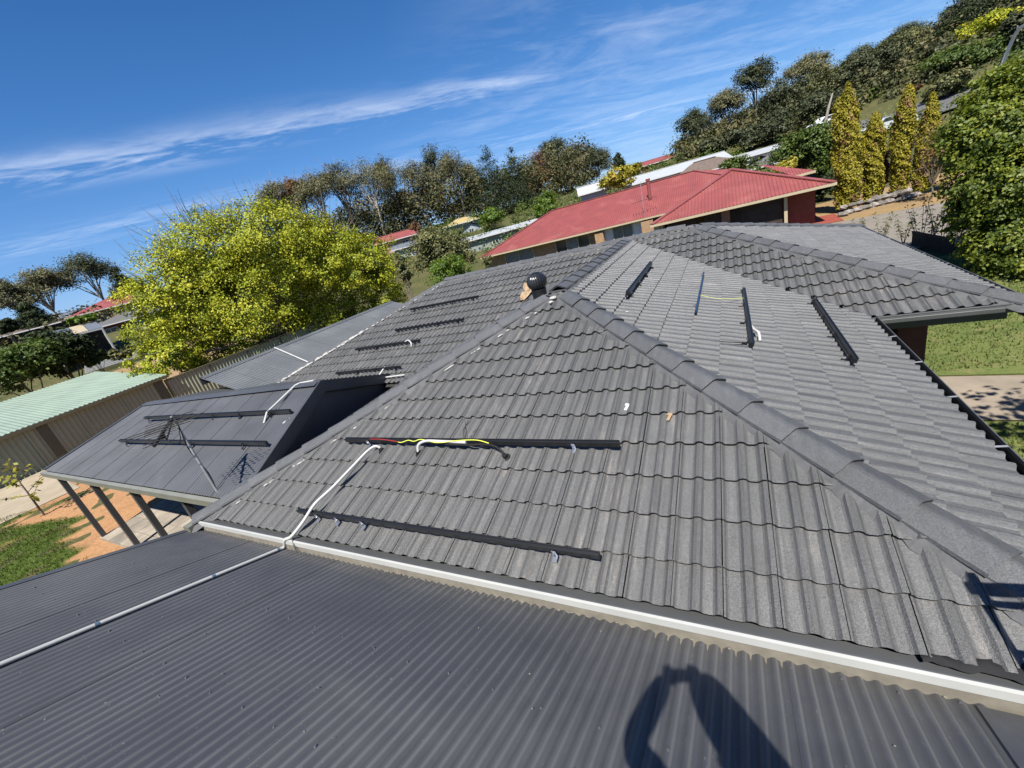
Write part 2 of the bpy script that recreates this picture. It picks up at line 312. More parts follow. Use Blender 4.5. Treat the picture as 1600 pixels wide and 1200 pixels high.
class MB:
    """collects verts and faces; build() links them as one mesh object"""
    def __init__(s): s.v = []; s.f = []
    def add(s, vs, fs):
        k = len(s.v); s.v += [tuple(map(float, v)) for v in vs]; s.f += [tuple(i+k for i in f) for f in fs]; return s
    def box(s, c, d, R=None):
        c = np.array(c, float); h = np.array(d, float)/2
        P = [np.array((sx, sy, sz))*h for sx in (-1, 1) for sy in (-1, 1) for sz in (-1, 1)]
        if R is not None: P = [R @ p for p in P]
        return s.add([c+p for p in P], [(0, 1, 3, 2), (4, 6, 7, 5), (0, 4, 5, 1), (2, 3, 7, 6), (0, 2, 6, 4), (1, 5, 7, 3)])
    def span(s, lo, hi): lo = np.array(lo, float); hi = np.array(hi, float); return s.box((lo+hi)/2, hi-lo)
    def bar(s, a, b, w, h, up=(0, 0, 1)):
        a = np.array(a, float); b = np.array(b, float); R = frame(b-a, up); return s.box((a+b)/2, (np.linalg.norm(b-a), w, h), R)
    def tube(s, pts, r, n=8, cap=True):
        pts = [np.array(p, float) for p in pts]; rr = r if hasattr(r, '__len__') else [r]*len(pts)
        V = []; F = []; m = len(pts); ref = np.array((0, 0, 1.))
        for i, p in enumerate(pts):
            d = pts[min(i+1, m-1)]-pts[max(i-1, 0)]; d = d/(np.linalg.norm(d)+1e-9)
            if i == 0:
                ref = np.array((0, 0, 1.)) if abs(d[2]) < .9 else np.array((1., 0, 0))
            x = np.cross(ref, d); x /= np.linalg.norm(x)+1e-9; y = np.cross(d, x); ref = y
            for k in range(n):
                a = 2*math.pi*k/n; V.append(p+(x*math.cos(a)+y*math.sin(a))*rr[i])
        for i in range(m-1):
            for k in range(n): F.append((i*n+k, i*n+(k+1) % n, (i+1)*n+(k+1) % n, (i+1)*n+k))
        if cap:
            k0 = len(V); V += V[:n]+V[(m-1)*n:m*n]; F.append(tuple(k0+k for k in range(n-1, -1, -1))); F.append(tuple(k0+n+k for k in range(n)))
        return s.add(V, F)
    def prism(s, prof, a, b, R):
        """extrude a closed 2D profile (y, z in frame R) from a to b"""
        a = np.array(a, float); b = np.array(b, float); n = len(prof)
        V = [a+R @ np.array((0, y, z)) for y, z in prof]+[b+R @ np.array((0, y, z)) for y, z in prof]
        F = [(k, (k+1) % n, n+(k+1) % n, n+k) for k in range(n)]+[tuple(range(n-1, -1, -1)), tuple(range(n, 2*n))]
        return s.add(V, F)
    def build(s, name, mat, parent=None, smooth=False, local=False):
        return link(name, mesh_of(name, s.v, s.f, mat, smooth), parent, local)
def frame(d, up=(0, 0, 1)):
    d = np.array(d, float); d /= np.linalg.norm(d); up = np.array(up, float)
    y = np.cross(up, d)
    if np.linalg.norm(y) < 1e-6: y = np.cross((1., 0, 0), d)
    y /= np.linalg.norm(y); z = np.cross(d, y); return np.array((d, y, z)).T
def clip(poly, hp):
    """Sutherland-Hodgman: poly = list of tuples (u, v, ...); hp = list of (a, b, c): keep a*u+b*v+c >= 0"""
    for a, b, c in hp:
        out = []; n = len(poly)
        if n == 0: return []
        D = [a*p[0]+b*p[1]+c for p in poly]
        for i in range(n):
            j = (i+1) % n
            if D[i] >= 0: out.append(poly[i])
            if (D[i] >= 0) != (D[j] >= 0):
                t = D[i]/(D[i]-D[j]); out.append(tuple(x+(y-x)*t for x, y in zip(poly[i], poly[j])))
        poly = out
    return poly
def halfplanes(poly, inset=0.0):
    hp = []; n = len(poly)
    for i in range(n):
        (x0, y0), (x1, y1) = poly[i], poly[(i+1) % n]; l = math.hypot(x1-x0, y1-y0)
        a, b = -(y1-y0)/l, (x1-x0)/l; hp.append((a, b, -(a*x0+b*y0)-inset))
    return hp
def proj(P):
    P = np.asarray(P, float); z = P @ FF; return np.array((800+FPX*(P @ RR)/z, 600-FPX*(P @ UU)/z, z))
def in_view(P, m=40):
    p = proj(P); return p[2] > .05 and -m < p[0] < 1600+m and -m < p[1] < 1200+m
def terr(x, y):
    d = np.hypot(x, y); s = np.maximum(0, d-36.0); s = np.minimum(s, 260)
    az = np.arctan2(x, y)
    k = .25+.05*np.clip((az-.05)*4, 0, 1)
    h = k*(np.sqrt(s*s+24*24)-24)
    cap = np.interp(np.degrees(az), [-180, -80, -60, -35, -9, 5, 15, 60, 180], [6, 8.0, 8.5, 11.5, 9.8, 19, 22.5, 22.5, 6])
    h = cap*(1-np.exp(-(h/cap)**1.5))**(1/1.5)
    return G+h

# ------------------------------------------------------------------ ground
def build_ground():
    rs = np.concatenate([[0], np.linspace(3, 36, 10), np.linspace(38, 140, 52), np.geomspace(146, 1600, 26)]); na = 160
    V = [(0, 0, G)]; F = []
    for r in rs[1:]:
        for k in range(na):
            a = 2*math.pi*k/na; x, y = r*math.sin(a), r*math.cos(a)
            z = float(terr(x, y))
            if r > 40: z += .5*math.sin(x*.13+1)*math.cos(y*.11)*min(1, (r-40)/30)
            V.append((x, y, z))
    for k in range(na): F.append((0, 1+(k+1) % na, 1+k))
    for i in range(len(rs)-2):
        for k in range(na):
            a, b = 1+i*na, 1+(i+1)*na; F.append((a+k, a+(k+1) % na, b+(k+1) % na, b+k))
    tagp(link('ground', mesh_of('ground', V, F, TERR, True)), kind='structure')
build_ground()
def drape(name, poly, mat, off, step=1.0, kind='structure', parent=None):
    """a sheet laid on the ground inside a convex outline (counter-clockwise)"""
    hp = halfplanes(poly); xs = [p[0] for p in poly]; ys = [p[1] for p in poly]; V = []; F = []; idx = {}
    def vid(p):
        k = (round(p[0], 4), round(p[1], 4))
        if k not in idx: idx[k] = len(V); V.append((p[0], p[1], float(terr(p[0], p[1]))+off))
        return idx[k]
    x = math.floor(min(xs)/step)*step
    while x < max(xs):
        y = math.floor(min(ys)/step)*step
        while y < max(ys):
            q = clip([(x, y), (x+step, y), (x+step, y+step), (x, y+step)], hp)
            f = []
            for p in q:
                i = vid(p)
                if i not in f: f.append(i)
            if len(f) >= 3: F.append(tuple(f))
            y += step
        x += step
    o = link(name, mesh_of(name, V, F, mat), parent)
    if parent is None and kind: o['kind'] = kind
    return o

# ------------------------------------------------------------------ the tiled house
T = .35; CT = math.cos(math.atan(T)); ST = math.sin(math.atan(T)); ZE = -2.56
XL, XR, YF, YM, XM, XE = -6.5, 1.795, 1.88, 7.372, -12.4, 3.333
HW = (XR-XL)/2; YB = YM+2*HW; XA = (XL+XR)/2; YA = YF+HW; YRG = YM+HW
house = thing('tiled_house', 'dark grey concrete tiled house whose hipped roof with black rails fills the foreground', 'house', ((XL+XR)/2, 8, G))
TW = .307
PROF = [(u, h*1.5) for u, h in [(.003, .019), (.014, .0165), (.024, .007), (.034, .001), (.050, 0), (.100, 0), (.113, .005), (.128, .018), (.150, .023), (.172, .018), (.187, .005), (.200, 0), (.245, 0), (.259, .006), (.275, .019), (.3045, .0215)]]
def tile_polys(L):
    """quads (u, v, h) of one tile, origin at its lower left corner: top, undercut nose, two side lips"""
    fr, bk = .030, -.002; out = []
    for (u0, h0), (u1, h1) in zip(PROF, PROF[1:]):
        a, b = 1-h0/.035, 1-h1/.035
        out.append([(u0, 0, h0+fr, a), (u1, 0, h1+fr, b), (u1, L, h1+bk, b), (u0, L, h0+bk, a)])
        out.append([(u0, .014, h0+fr-.024, 0), (u1, .014, h1+fr-.024, 0), (u1, 0, h1+fr, 0), (u0, 0, h0+fr, 0)])
    u, h = PROF[-1]; out.append([(u, 0, h+fr, 0), (u, 0, h+fr-.014, 0), (u, L, h+bk-.014, 0), (u, L, h+bk, 0)])
    return out
def pan_attr(me, vals):
    at_ = me.attributes.new('pan', 'FLOAT', 'POINT'); at_.data.foreach_set('value', [float(v) for v in vals]); return me
class Face:
    def __init__(s, key, org, u, w, poly, gauge, v0, u0, mat):
        s.key = key; s.o = np.array((*org, ZE), float); s.u = np.array((*u, 0), float); s.w = np.array((*w, 0), float)
        s.v = s.w*CT+np.array((0, 0, ST)); s.n = -s.w*ST+np.array((0, 0, CT)); s.mat = mat
        s.poly = [(a, d/CT) for a, d in poly]; s.g = gauge; s.v0 = v0; s.u0 = u0
        s.M = Matrix(((s.u[0], s.v[0], s.n[0], s.o[0]), (s.u[1], s.v[1], s.n[1], s.o[1]), (s.u[2], s.v[2], s.n[2], s.o[2]), (0, 0, 0, 1)))
    def pt(s, u, v, h=0): return s.o+s.u*u+s.v*v+s.n*h
FC = {
 'F': Face('F', (XL, YF), (1, 0), (0, 1), [(.082, .082), (2*HW-.082, .082), (HW, HW)], .348, .052, (-.161-XL) % TW, TILE_F),
 'R': Face('R', (XR, YF), (0, 1), (-1, 0), [(0, 0), (YM-YF, 0), (YRG-YF, HW), (HW, HW)], .333, .096, .11, TILE_R),
 'L': Face('L', (XM, YM), (1, 0), (0, 1), [(-.6, -.6), (XL-XM-.6, -.6), (XA-XM, HW), (HW, HW)], .345, -.56, .05, TILE_F),
 'K': Face('K', (XM, YM), (1, 0), (0, 1), [(XR-XM, 0), (XE-XM, 0), (XE-HW-XM, HW), (XA-XM, HW)], .345, .07, .05, TILE_F),
 'W': Face('W', (XL, YM), (0, -1), (1, 0), [(0, 0), (YM-YF, 0), (YM-YA, HW), (YM-YRG, HW)], .345, .06, .1, TILE_R),
 'E': Face('E', (XE, YM), (0, 1), (-1, 0), [(0, 0), (2*HW, 0), (HW, HW)], .345, .08, .1, TILE_R),
 'B': Face('B', (XE, YB), (-1, 0), (0, -1), [(0, 0), (XE-XM, 0), (XE-XM-HW, HW), (HW, HW)], .345, .06, .1, TILE_F),
 'Q': Face('Q', (XM, YB), (0, -1), (1, 0), [(0, 0), (2*HW, 0), (HW, HW)], .345, .06, .1, TILE_R),
}
ROOF_HOLE = None
def build_tiles():
    base = MB()
    for f in FC.values():
        n = len(f.poly); base.add([f.pt(u, v, -.035) for u, v in f.poly], [tuple(range(n))])
    roof = base.build('tile_roof', UNDER, house)
    cand = []
    for f in FC.values():
        hp = halfplanes(f.poly, .012); us = [p[0] for p in f.poly]; vs = [p[1] for p in f.poly]
        L = f.g+.022; r = 0; vv = f.v0
        while vv < max(vs):
            k0 = math.floor((min(us)-f.u0)/TW)-1; uu = f.u0+k0*TW
            while uu < max(us)+TW:
                cs = [(uu, vv), (uu+TW, vv), (uu+TW, vv+f.g), (uu, vv+f.g)]
                ins = [all(a*p[0]+b*p[1]+c > 0 for a, b, c in hp) for p in cs]
                q = clip(cs, hp)
                if len(q) >= 3:
                    A = 0.5*abs(sum(q[i][0]*q[(i+1) % len(q)][1]-q[(i+1) % len(q)][0]*q[i][1] for i in range(len(q))))
                    if A > .004:
                        cu = sum(p[0] for p in q)/len(q); cv = sum(p[1] for p in q)/len(q); P = f.pt(cu, cv, .02)
                        dist = np.linalg.norm(P); facing = max(0, -(P @ f.n)/dist)
                        sc = A*facing/dist**2 if in_view(P, 10) else 0
                        cand.append((sc, f, uu, vv, all(ins), L))
                uu += TW
            vv += f.g
    cand.sort(key=lambda c: -c[0])
    shared = {}; rest = {}
    for i, (sc, f, uu, vv, full, L) in enumerate(cand):
        jit = (RNG.uniform(-.002, .002), RNG.uniform(-.003, .003), RNG.uniform(-.0015, .002))
        polys = tile_polys(L)
        if i < 298:
            if full:
                key = (round(L, 3), f.mat.name)
                if key not in shared:
                    vs = []; fs = []
                    for q in polys: k = len(vs); vs += q; fs.append(tuple(range(k, k+len(q))))
                    # weld the top surface for smooth rolls, keep the nose crisp
                    me = pan_attr(mesh_of('roof_tile', [v_[:3] for v_ in vs], fs, f.mat), [v_[3] for v_ in vs]); shared[key] = me
                o = link('roof_tile', shared[key], roof, matrix=f.M @ Matrix.Translation((uu+jit[0], vv+jit[1], jit[2])))
            else:
                hp = halfplanes(f.poly, .012); vs = []; fs = []
                for q in polys:
                    q2 = clip([(u+uu, v+vv, h, pn) for u, v, h, pn in q], hp)
                    if len(q2) >= 3: k = len(vs); vs += [(a-uu, b-vv, h, pn) for a, b, h, pn in q2]; fs.append(tuple(range(k, k+len(q2))))
                if fs: link('roof_tile', pan_attr(mesh_of('roof_tile', [v_[:3] for v_ in vs], fs, f.mat), [v_[3] for v_ in vs]), roof, matrix=f.M @ Matrix.Translation((uu+jit[0], vv+jit[1], jit[2])))
        else:
            mb, _m, PA = rest.setdefault(f.mat.name, (MB(), f.mat, [])); hp = halfplanes(f.poly, .012)
            V = []; F = []; A_ = []
            for q in polys:
                q2 = [(u+uu+jit[0], v+vv+jit[1], h+jit[2], pn) for u, v, h, pn in q]
                if not full: q2 = clip(q2, hp)
                if len(q2) >= 3: k = len(V); V += [f.pt(*p[:3]) for p in q2]; A_ += [p[3] for p in q2]; F.append(tuple(range(k, k+len(q2))))
            # share vertices inside one tile so that every tile is one island
            idx = {}; V2 = []; F2 = []; A2 = []
            for fc in F:
                g = []
                for j in fc:
                    key = tuple(np.round(V[j], 4))
                    if key not in idx: idx[key] = len(V2); V2.append(V[j]); A2.append(A_[j])
                    if idx[key] not in g: g.append(idx[key])
                if len(g) >= 3: F2.append(tuple(g))
            mb.add(V2, F2); PA += A2
    for mb, mat, PA in rest.values():
        o = mb.build('roof_tiles_beyond', mat, roof); pan_attr(o.data, PA); tagp(o, kind='stuff')
    return roof
ROOF = build_tiles()

# --- ridge and hip caps, each one a piece, bedded in pointing mortar
CAPP = [(-.142, -.080), (-.136, -.056), (-.115, -.046), (-.022, -.003), (0, .0), (.022, -.003), (.115, -.046), (.136, -.056), (.142, -.080)]
def cap_mesh(L):
    V = []; F = []; n = len(CAPP)
    lo = [(-.0, b*1.03, c+.022) for b, c in CAPP]; hi = [(L, b*.97, c-.002) for b, c in CAPP]
    V += lo+hi; F += [(k, n+k, n+k+1, k+1) for k in range(n-1)]
    k = len(V); V += lo+[(0.012, b*.98, c-.004) for b, c in CAPP]; F += [(k+i, k+i+1, k+n+i+1, k+n+i) for i in range(n-1)]
    return mesh_of('ridge_cap', V, F, CAP)
CAPM = cap_mesh(.435)
def cap_line(P0, P1, start=.06, pitch=.408, mortar_slope=.30, lift=.09, mortar=True, up_to=None):
    P0 = np.array(P0, float); P1 = np.array(P1, float); d = P1-P0; Ln = np.linalg.norm(d); R = frame(d)
    # frame(): x along, y left horizontal, z up
    n = int((Ln-start)/pitch)
    for i in range(n):
        s = start+i*pitch; Q = P0+R[:, 0]*s+R[:, 2]*lift
        a = RNG.normal(0, .006); Rj = R @ np.array(((1, -a, 0), (a, 1, 0), (0, 0, 1)))
        M = Matrix(((Rj[0, 0], Rj[0, 1], Rj[0, 2], Q[0]), (Rj[1, 0], Rj[1, 1], Rj[1, 2], Q[1]), (Rj[2, 0], Rj[2, 1], Rj[2, 2], Q[2]), (0, 0, 0, 1)))
        link('ridge_cap', CAPM, ROOF, matrix=M @ Matrix.Translation((0, RNG.normal(0, .003), RNG.normal(0, .002))))
    if not mortar: return R
    V = []; F = []; st = .045; m = int(Ln/st)
    for i in range(m+1):
        Q = P0+R[:, 0]*min(i*st, Ln); k = .5+.5*math.sin(i*.9)
        w1 = .205+.012*math.sin(i*1.3)+RNG.normal(0, .004)
        for b, c in ((-w1, -w1*mortar_slope+.012), (-.125, .030), (.125, .030), (w1, -w1*mortar_slope+.012)): V.append(Q+R[:, 1]*b+R[:, 2]*c)
    for i in range(m):
        for j in (0, 1, 2): F.append((4*i+j, 4*i+4+j, 4*i+5+j, 4*i+1+j))
    link('pointing', mesh_of('pointing', V, F, MORTAR), ROOF)
    return R
zr = ZE+T*HW
cap_line((XR, YF, ZE), (XA, YA, zr), mortar_slope=.25)
cap_line((XL, YF, ZE), (XA, YA, zr), mortar_slope=.25, lift=.10)
cap_line((XA, YA-.1, zr), (XA, YRG, zr), mortar_slope=.33)
cap_line((XE, YM, ZE), (XE-HW, YRG, zr), mortar_slope=.25)
cap_line((XE, YB, ZE), (XE-HW, YRG, zr), mortar_slope=.25)
cap_line((XM-.5, YM-.5, ZE-.5*T), (XM+HW, YRG, zr), mortar_slope=.25, lift=.08)
cap_line((XM, YB, ZE), (XM+HW, YRG, zr), mortar_slope=.25)
cap_line((XM+HW-.1, YRG, zr), (XE-HW+.1, YRG, zr), mortar_slope=.33)
def blob(mb, c, r, R=None):
    """a small lumpy ball"""
    V = []; F = []; rows = 4; seg = 7
    for i in range(rows+1):
        th = math.pi*i/rows
        for k in range(seg):
            a = 2*math.pi*k/seg; j = 1+RNG.normal(0, .13)
            p = np.array((math.sin(th)*math.cos(a)*r[0], math.sin(th)*math.sin(a)*r[1], math.cos(th)*r[2]))*j
            V.append(np.array(c)+(R @ p if R is not None else p))
    for i in range(rows):
        for k in range(seg): F.append((i*seg+k, (i+1)*seg+k, (i+1)*seg+(k+1) % seg, i*seg+(k+1) % seg))
    mb.add(V, F)
def bedding_lumps():
    # unpainted white bedding squeezed out under the caps of the two left-hand hips and the main ridge
    mb = MB(); f = FC['L']
    P0 = np.array((XM-.4, YM-.4, ZE-.4*T)); P1 = np.array((XM+HW, YRG, zr)); R = frame(P1-P0); s = .1; Ln = np.linalg.norm(P1-P0)
    while s < Ln-.1:
        Q = P0+R[:, 0]*s; side = R[:, 1]*(-.185+RNG.normal(0, .012)); k = RNG.uniform(.6, 1.25)*(1.25 if s < 3.4 else .55)
        blob(mb, Q+side+np.array((0, 0, .015)), (.085*k, .035*k, .03*k), R); s += RNG.uniform(.10, .24)
    f = FC['F']; P0 = np.array((XL, YF, ZE)); P1 = np.array((XA, YA, zr)); R = frame(P1-P0)
    v = f.v0+f.g
    while v < HW/CT-.1:
        d = v*CT; Q = P0+R[:, 0]*np.linalg.norm(np.array((d, d, d*T)))
        for q in range(3):
            Q2 = Q+R[:, 0]*RNG.uniform(-.03, .16)+R[:, 1]*(-.20+RNG.normal(0, .01))+np.array((0, 0, -.015)); k = RNG.uniform(.3, 1)
            if RNG.random() < .75: blob(mb, Q2, (.055*k, .009*RNG.uniform(.6, 1.5), .010), R)
        v += f.g
    for k in range(34):                                                     # dabs along the main ridge
        x = XM+HW+.2+k*.307/1.6+RNG.normal(0, .02)
        if x > XA-.2 : x += 1.75
        if x > XE-HW-.2: break
        
        if RNG.random() < .55: blob(mb, (x, YRG-.20+RNG.normal(0, .015), zr-.20*T+.024), (.03*RNG.uniform(.5, 1.2), .012, .010))
    f = FC['F']; blob(mb, np.array((XA, YA-.28, zr-.02)), (.05, .05, .03)); blob(mb, np.array((XA-.02, YA-.36, zr-.06)), (.03, .04, .02))
    tagp(mb.build('white_bedding', WHITE_MORTAR, ROOF), kind='stuff')
bedding_lumps()

# --- gutters, fascias, walls under the eaves
def gutter(P0, P1, out, name='gutter', mat=FASCIA, ends=True):
    """an open quad gutter whose outer lip runs from P0 to P1 (z = lip)"""
    P0 = np.array(P0, float); P1 = np.array(P1, float); o = np.array((*out, 0), float); z = np.array((0, 0, 1.))
    pr = [(0, 0), (.006, .004), (.010, -.012), (.004, -.022), (.004, -.05), (.012, -.056), (.006, -.085), (.0, -.112), (-.115, -.112), (-.118, -.01)]
    inn = [(-.116, -.01), (-.112, -.106), (-.006, -.106), (-.004, -.03), (-.012, -.012), (-.008, -.003)]
    L = [o*a+z*b for a, b in pr]; n = len(L)
    mb = MB(); mb.add([P0+q for q in L]+[P1+q for q in L], [(k, k+1, n+k+1, n+k) for k in range(n-1)]+([tuple(range(n)), tuple(range(2*n-1, n-1, -1))] if ends else []))
    g = mb.build(name, mat, house)
    L = [o*a+z*b for a, b in inn]; n = len(L)
    MB().add([P0+q for q in L]+[P1+q for q in L], [(k, k+1, n+k+1, n+k) for k in range(n-1)]).build('gutter_trough', GUT_IN, g)
    return g
ZL = -2.5
def brackets(g, P0, P1, out, s0, ds):
    P0 = np.array(P0, float); P1 = np.array(P1, float); Ln = np.linalg.norm(P1-P0); e = (P1-P0)/Ln; o = np.array((*out, 0), float); s = s0
    while s < Ln:
        Q = P0+e*s; MB().bar(Q-o*.002+np.array((0, 0, .006)), Q-o*.125+np.array((0, 0, -.004)), .022, .004).build('gutter_bracket', GALV, g); s += ds
g = gutter((XR, YF-.02, ZL), (XR, YM, ZL), (1, 0)); brackets(g, (XR, YF, ZL), (XR, YM, ZL), (1, 0), .35, .86)
g = gutter((XR, YM, ZL), (XE, YM, ZL), (0, -1))
g = gutter((XE, YM-.02, ZL), (XE, YB, ZL), (1, 0)); brackets(g, (XE, YM, ZL), (XE, YB, ZL), (1, 0), .4, 1.05)
gutter((XL, YF+.0, ZL), (XL, YM, ZL), (-1, 0)); gutter((XM, YM-.6, ZL-.22), (XM, YB, ZL-.1), (-1, 0))
# front eave: dark gutter end at the corner, then the pale apron flashing where the patio sheets are fixed
MB().span((XL-.01, YF-.125, ZL-.12), (XL+.14, YF-.004, ZL-.002)).build('gutter_end', STEEL_G, house)
ap = MB(); ap.add([(XL+.10, YF-.002, ZL+.004), (1.16, YF-.002, ZL+.004), (1.16, YF+.012, ZL+.002), (XL+.10, YF+.012, ZL+.002), (1.16, YF+.13, ZL-.052), (XL+.02, YF+.13, ZL-.052)], [(0, 1, 2, 3), (3, 2, 4, 5)])
ap.build('gutter_cover', FASCIA, house)
ws = MB(); ws.add([(XL+.14, YF, ZL+.008), (1.20, YF, ZL+.008), (1.20, YF-.018, ZL+.004), (XL+.14, YF-.018, ZL+.004), (XL+.14, YF-.024, ZL-.046), (1.20, YF-.024, ZL-.046)], [(0, 3, 2, 1), (3, 4, 5, 2)])
ws.build('apron_flashing', FLASH_W, house)
MB().add([(XL+.14, YF-.016, ZL-.044), (1.20, YF-.016, ZL-.044), (1.20, YF-.020, ZL-.136), (XL+.14, YF-.020, ZL-.136), (1.20, YF-.09, ZL-.1095), (XL+.14, YF-.09, ZL-.1095)], [(0, 3, 2, 1), (3, 5, 4, 2)]).build('flashing_return', CREAM, house)
wl = MB()
for a, b in (((XL+.5, YF+.55), (XR-.55, YM+1)), ((XM+.5, YM+.55), (XR-.2, YB-.5)), ((XR-.25, YM+5.4), (XE-.5, YB-.5))):
    wl.span((a[0], a[1], G), (b[0], b[1], ZL-.13))
wl.build('wall', brick_mat('red_brown_brick', (.20, .08, .055), (.26, .11, .07), (.28, .25, .22)), house)  # red-brown brick, also on the wing pier of the red-roofed house
sf = MB(); sf.span((XL+.02, YF+.02, ZL-.13), (XR-.02, YM+.2, ZL-.115)); sf.span((XM+.02, YM+.02, ZL-.132), (XE-.02, YB-.02, ZL-.117)); sf.build('soffit', SOFFIT, house)
fa = MB()
fa.span((XR, YM+.26, ZL-.30), (XE-.12, YM+.29, ZL-.112)); fa.span((XR-.03, YF, ZL-.235), (XR-.006, YM, ZL-.112)); fa.span((XE-.03, YM, ZL-.235), (XE-.006, YB, ZL-.112))
fa.build('fascia', STEEL, house)
MB().span((2.25, YM+.78, G), (2.60, YM+1.15, ZL-.13)).build('porch_pillar', BRICK_DK, house)
# ------------------------------------------------------------------ corrugated roofs
def corr(name, org, u, v, width, length, mat, parent, pitch=.076, amp=.0085, phase=0.0, lift=0.0, seg=8, poly=None, skew=0.0, lower_lap=True, dust=None):
    """one corrugated sheet: org lower corner, u across, v along the ribs (unit vectors); skew shifts the far end along u"""
    u = np.array(u, float); v = np.array(v, float); n = np.cross(u, v); n /= np.linalg.norm(n); org = np.array(org, float)
    k = max(2, int(round(width/pitch*seg))); V = []; F = []; D = []
    for i in range(k+1):
        a = width*i/k; h = amp*math.cos(2*math.pi*(a+phase)/pitch)+lift
        if i == 0 or i == k: h += .0015
        for q in (0, 1):
            V.append(org+u*a*(1+(skew if q else 0))+v*length*q+n*h)
            fr = ((a+phase)/pitch+.5) % 1-.5; D.append(math.exp(-((fr-.20)/.075)**2)+.25*math.exp(-((fr+.3)/.1)**2))  # dust and painted highlight, strongest on one flank of each rib
    for i in range(k): F.append((2*i, 2*i+2, 2*i+3, 2*i+1))
    me = mesh_of(name, V, F, mat, True)
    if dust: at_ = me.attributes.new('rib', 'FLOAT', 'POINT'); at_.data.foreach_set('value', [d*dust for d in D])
    return link(name, me, parent)
def unit(a): a = np.array(a, float); return a/np.linalg.norm(a)

# --- the near patio roof under the photographer, falling towards the tiled roof
patio = thing('patio_roof', 'dark corrugated steel patio roof in the foreground with a white pipe running down it', 'patio roof', (-2.8, -.4, G))
SN = .408; vN = unit((0, 1, -SN)); LN = 4.592/math.cos(math.atan(SN)); y0 = -2.7
x = -6.694+.194; bounds = [-6.5]+[-.598+.762*k for k in range(-7, 3)]
for i, (a, b) in enumerate(zip(bounds, bounds[1:])):
    zz = -2.622-SN*(y0-1.85)
    ph = (a+.598) % .076
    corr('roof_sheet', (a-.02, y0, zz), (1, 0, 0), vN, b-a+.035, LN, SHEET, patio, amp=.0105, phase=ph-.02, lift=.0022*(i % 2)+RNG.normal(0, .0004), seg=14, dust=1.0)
SCREW = simple('screw_head', (.10, .105, .115), .35, metal=.4, var=.2)
def screws():
    mb = MB(); nrm = unit((0, SN, 1))
    for yr in (1.835, 1.06, .435, -.5, -1.4):
        k = 0; xx = -6.45; yr = min(yr, 1.80)
        while xx < .92:
            if RNG.random() < .93:
                p = np.array((xx+RNG.normal(0, .003), yr+RNG.normal(0, .008), 0)); p[2] = -2.622-SN*(p[1]-1.85); p += nrm*.0095
                mb.tube([p, p+nrm*.003, p+nrm*.0032, p+nrm*.010], [.0085, .0085, .0055, .005], 6)
            xx += .076*(4 if yr < 1.5 else 3)
    tagp(mb.build('roof_screws', SCREW, patio), kind='stuff')
    mb = MB()
    for q in range(70):                                                   # swarf, droppings and grit
        p = np.array((RNG.uniform(-6, .8), RNG.uniform(-.2, 1.8), 0)); p[2] = -2.622-SN*(p[1]-1.85)+.010
        r = RNG.uniform(.0012, .0038); blob(mb, p, (r*RNG.uniform(1, 2), r, r*.5))
    tagp(mb.build('grit', CREAM, patio), kind='stuff')
screws()
bx = MB(); bx.add([(-6.56, y0, -2.622-SN*(y0-1.85)+.022), (-6.44, y0, -2.622-SN*(y0-1.85)+.022), (-6.44, 1.86, -2.61), (-6.56, 1.86, -2.61), (-6.56, y0, -2.622-SN*(y0-1.85)-.12), (-6.56, 1.86, -2.75)], [(0, 1, 2, 3), (0, 3, 5, 4)])
bx.build('barge_flashing', SHEET, patio)
MB().add([(.90, y0, -2.622-SN*(y0-1.85)+.014), (1.10, y0, -2.622-SN*(y0-1.85)+.014), (1.10, 1.84, -2.604), (.90, 1.84, -2.604), (1.10, y0, -2.622-SN*(y0-1.85)-.12), (1.10, 1.84, -2.74)], [(0, 1, 2, 3), (1, 4, 5, 2)]).build('barge_flashing', SHEET, patio)
zr_n = -2.622-SN*(y0-1.85)
MB().add([(-6.56, y0+.16, zr_n-.045), (-6.56, y0, zr_n+.03), (-6.56, y0-.16, zr_n-.045), (1.1, y0+.16, zr_n-.045), (1.1, y0, zr_n+.03), (1.1, y0-.16, zr_n-.045)], [(0, 3, 4, 1), (1, 4, 5, 2)]).build('ridge_capping', SHEET, patio)
back = MB(); back.add([(-6.5, y0, zr_n), (1.05, y0, zr_n), (1.05, y0-4.4, zr_n-1.8), (-6.5, y0-4.4, zr_n-1.8)], [(0, 3, 2, 1)]); back.build('rear_slope', SHEET, patio)
for px_, py_ in ((-6.4, 1.2), (-6.4, -6.9), (1.0, -6.9), (-2.7, -6.9)):
    MB().span((px_-.045, py_-.045, G), (px_+.045, py_+.045, -2.65 if py_ > 0 else zr_n-1.82)).build('post', STEEL, patio)
dirt = MB()
xx = -6.3
while xx < 1.1:                                                            # grime and leaf litter caught under the white flashing
    blob(dirt, (xx, YF-.03+RNG.normal(0, .006), ZL-.108+RNG.normal(0, .004)), (RNG.uniform(.004, .014), .005, .003)); xx += RNG.uniform(.05, .4)
tagp(dirt.build('flashing_grime', CREAM, patio), kind='stuff')

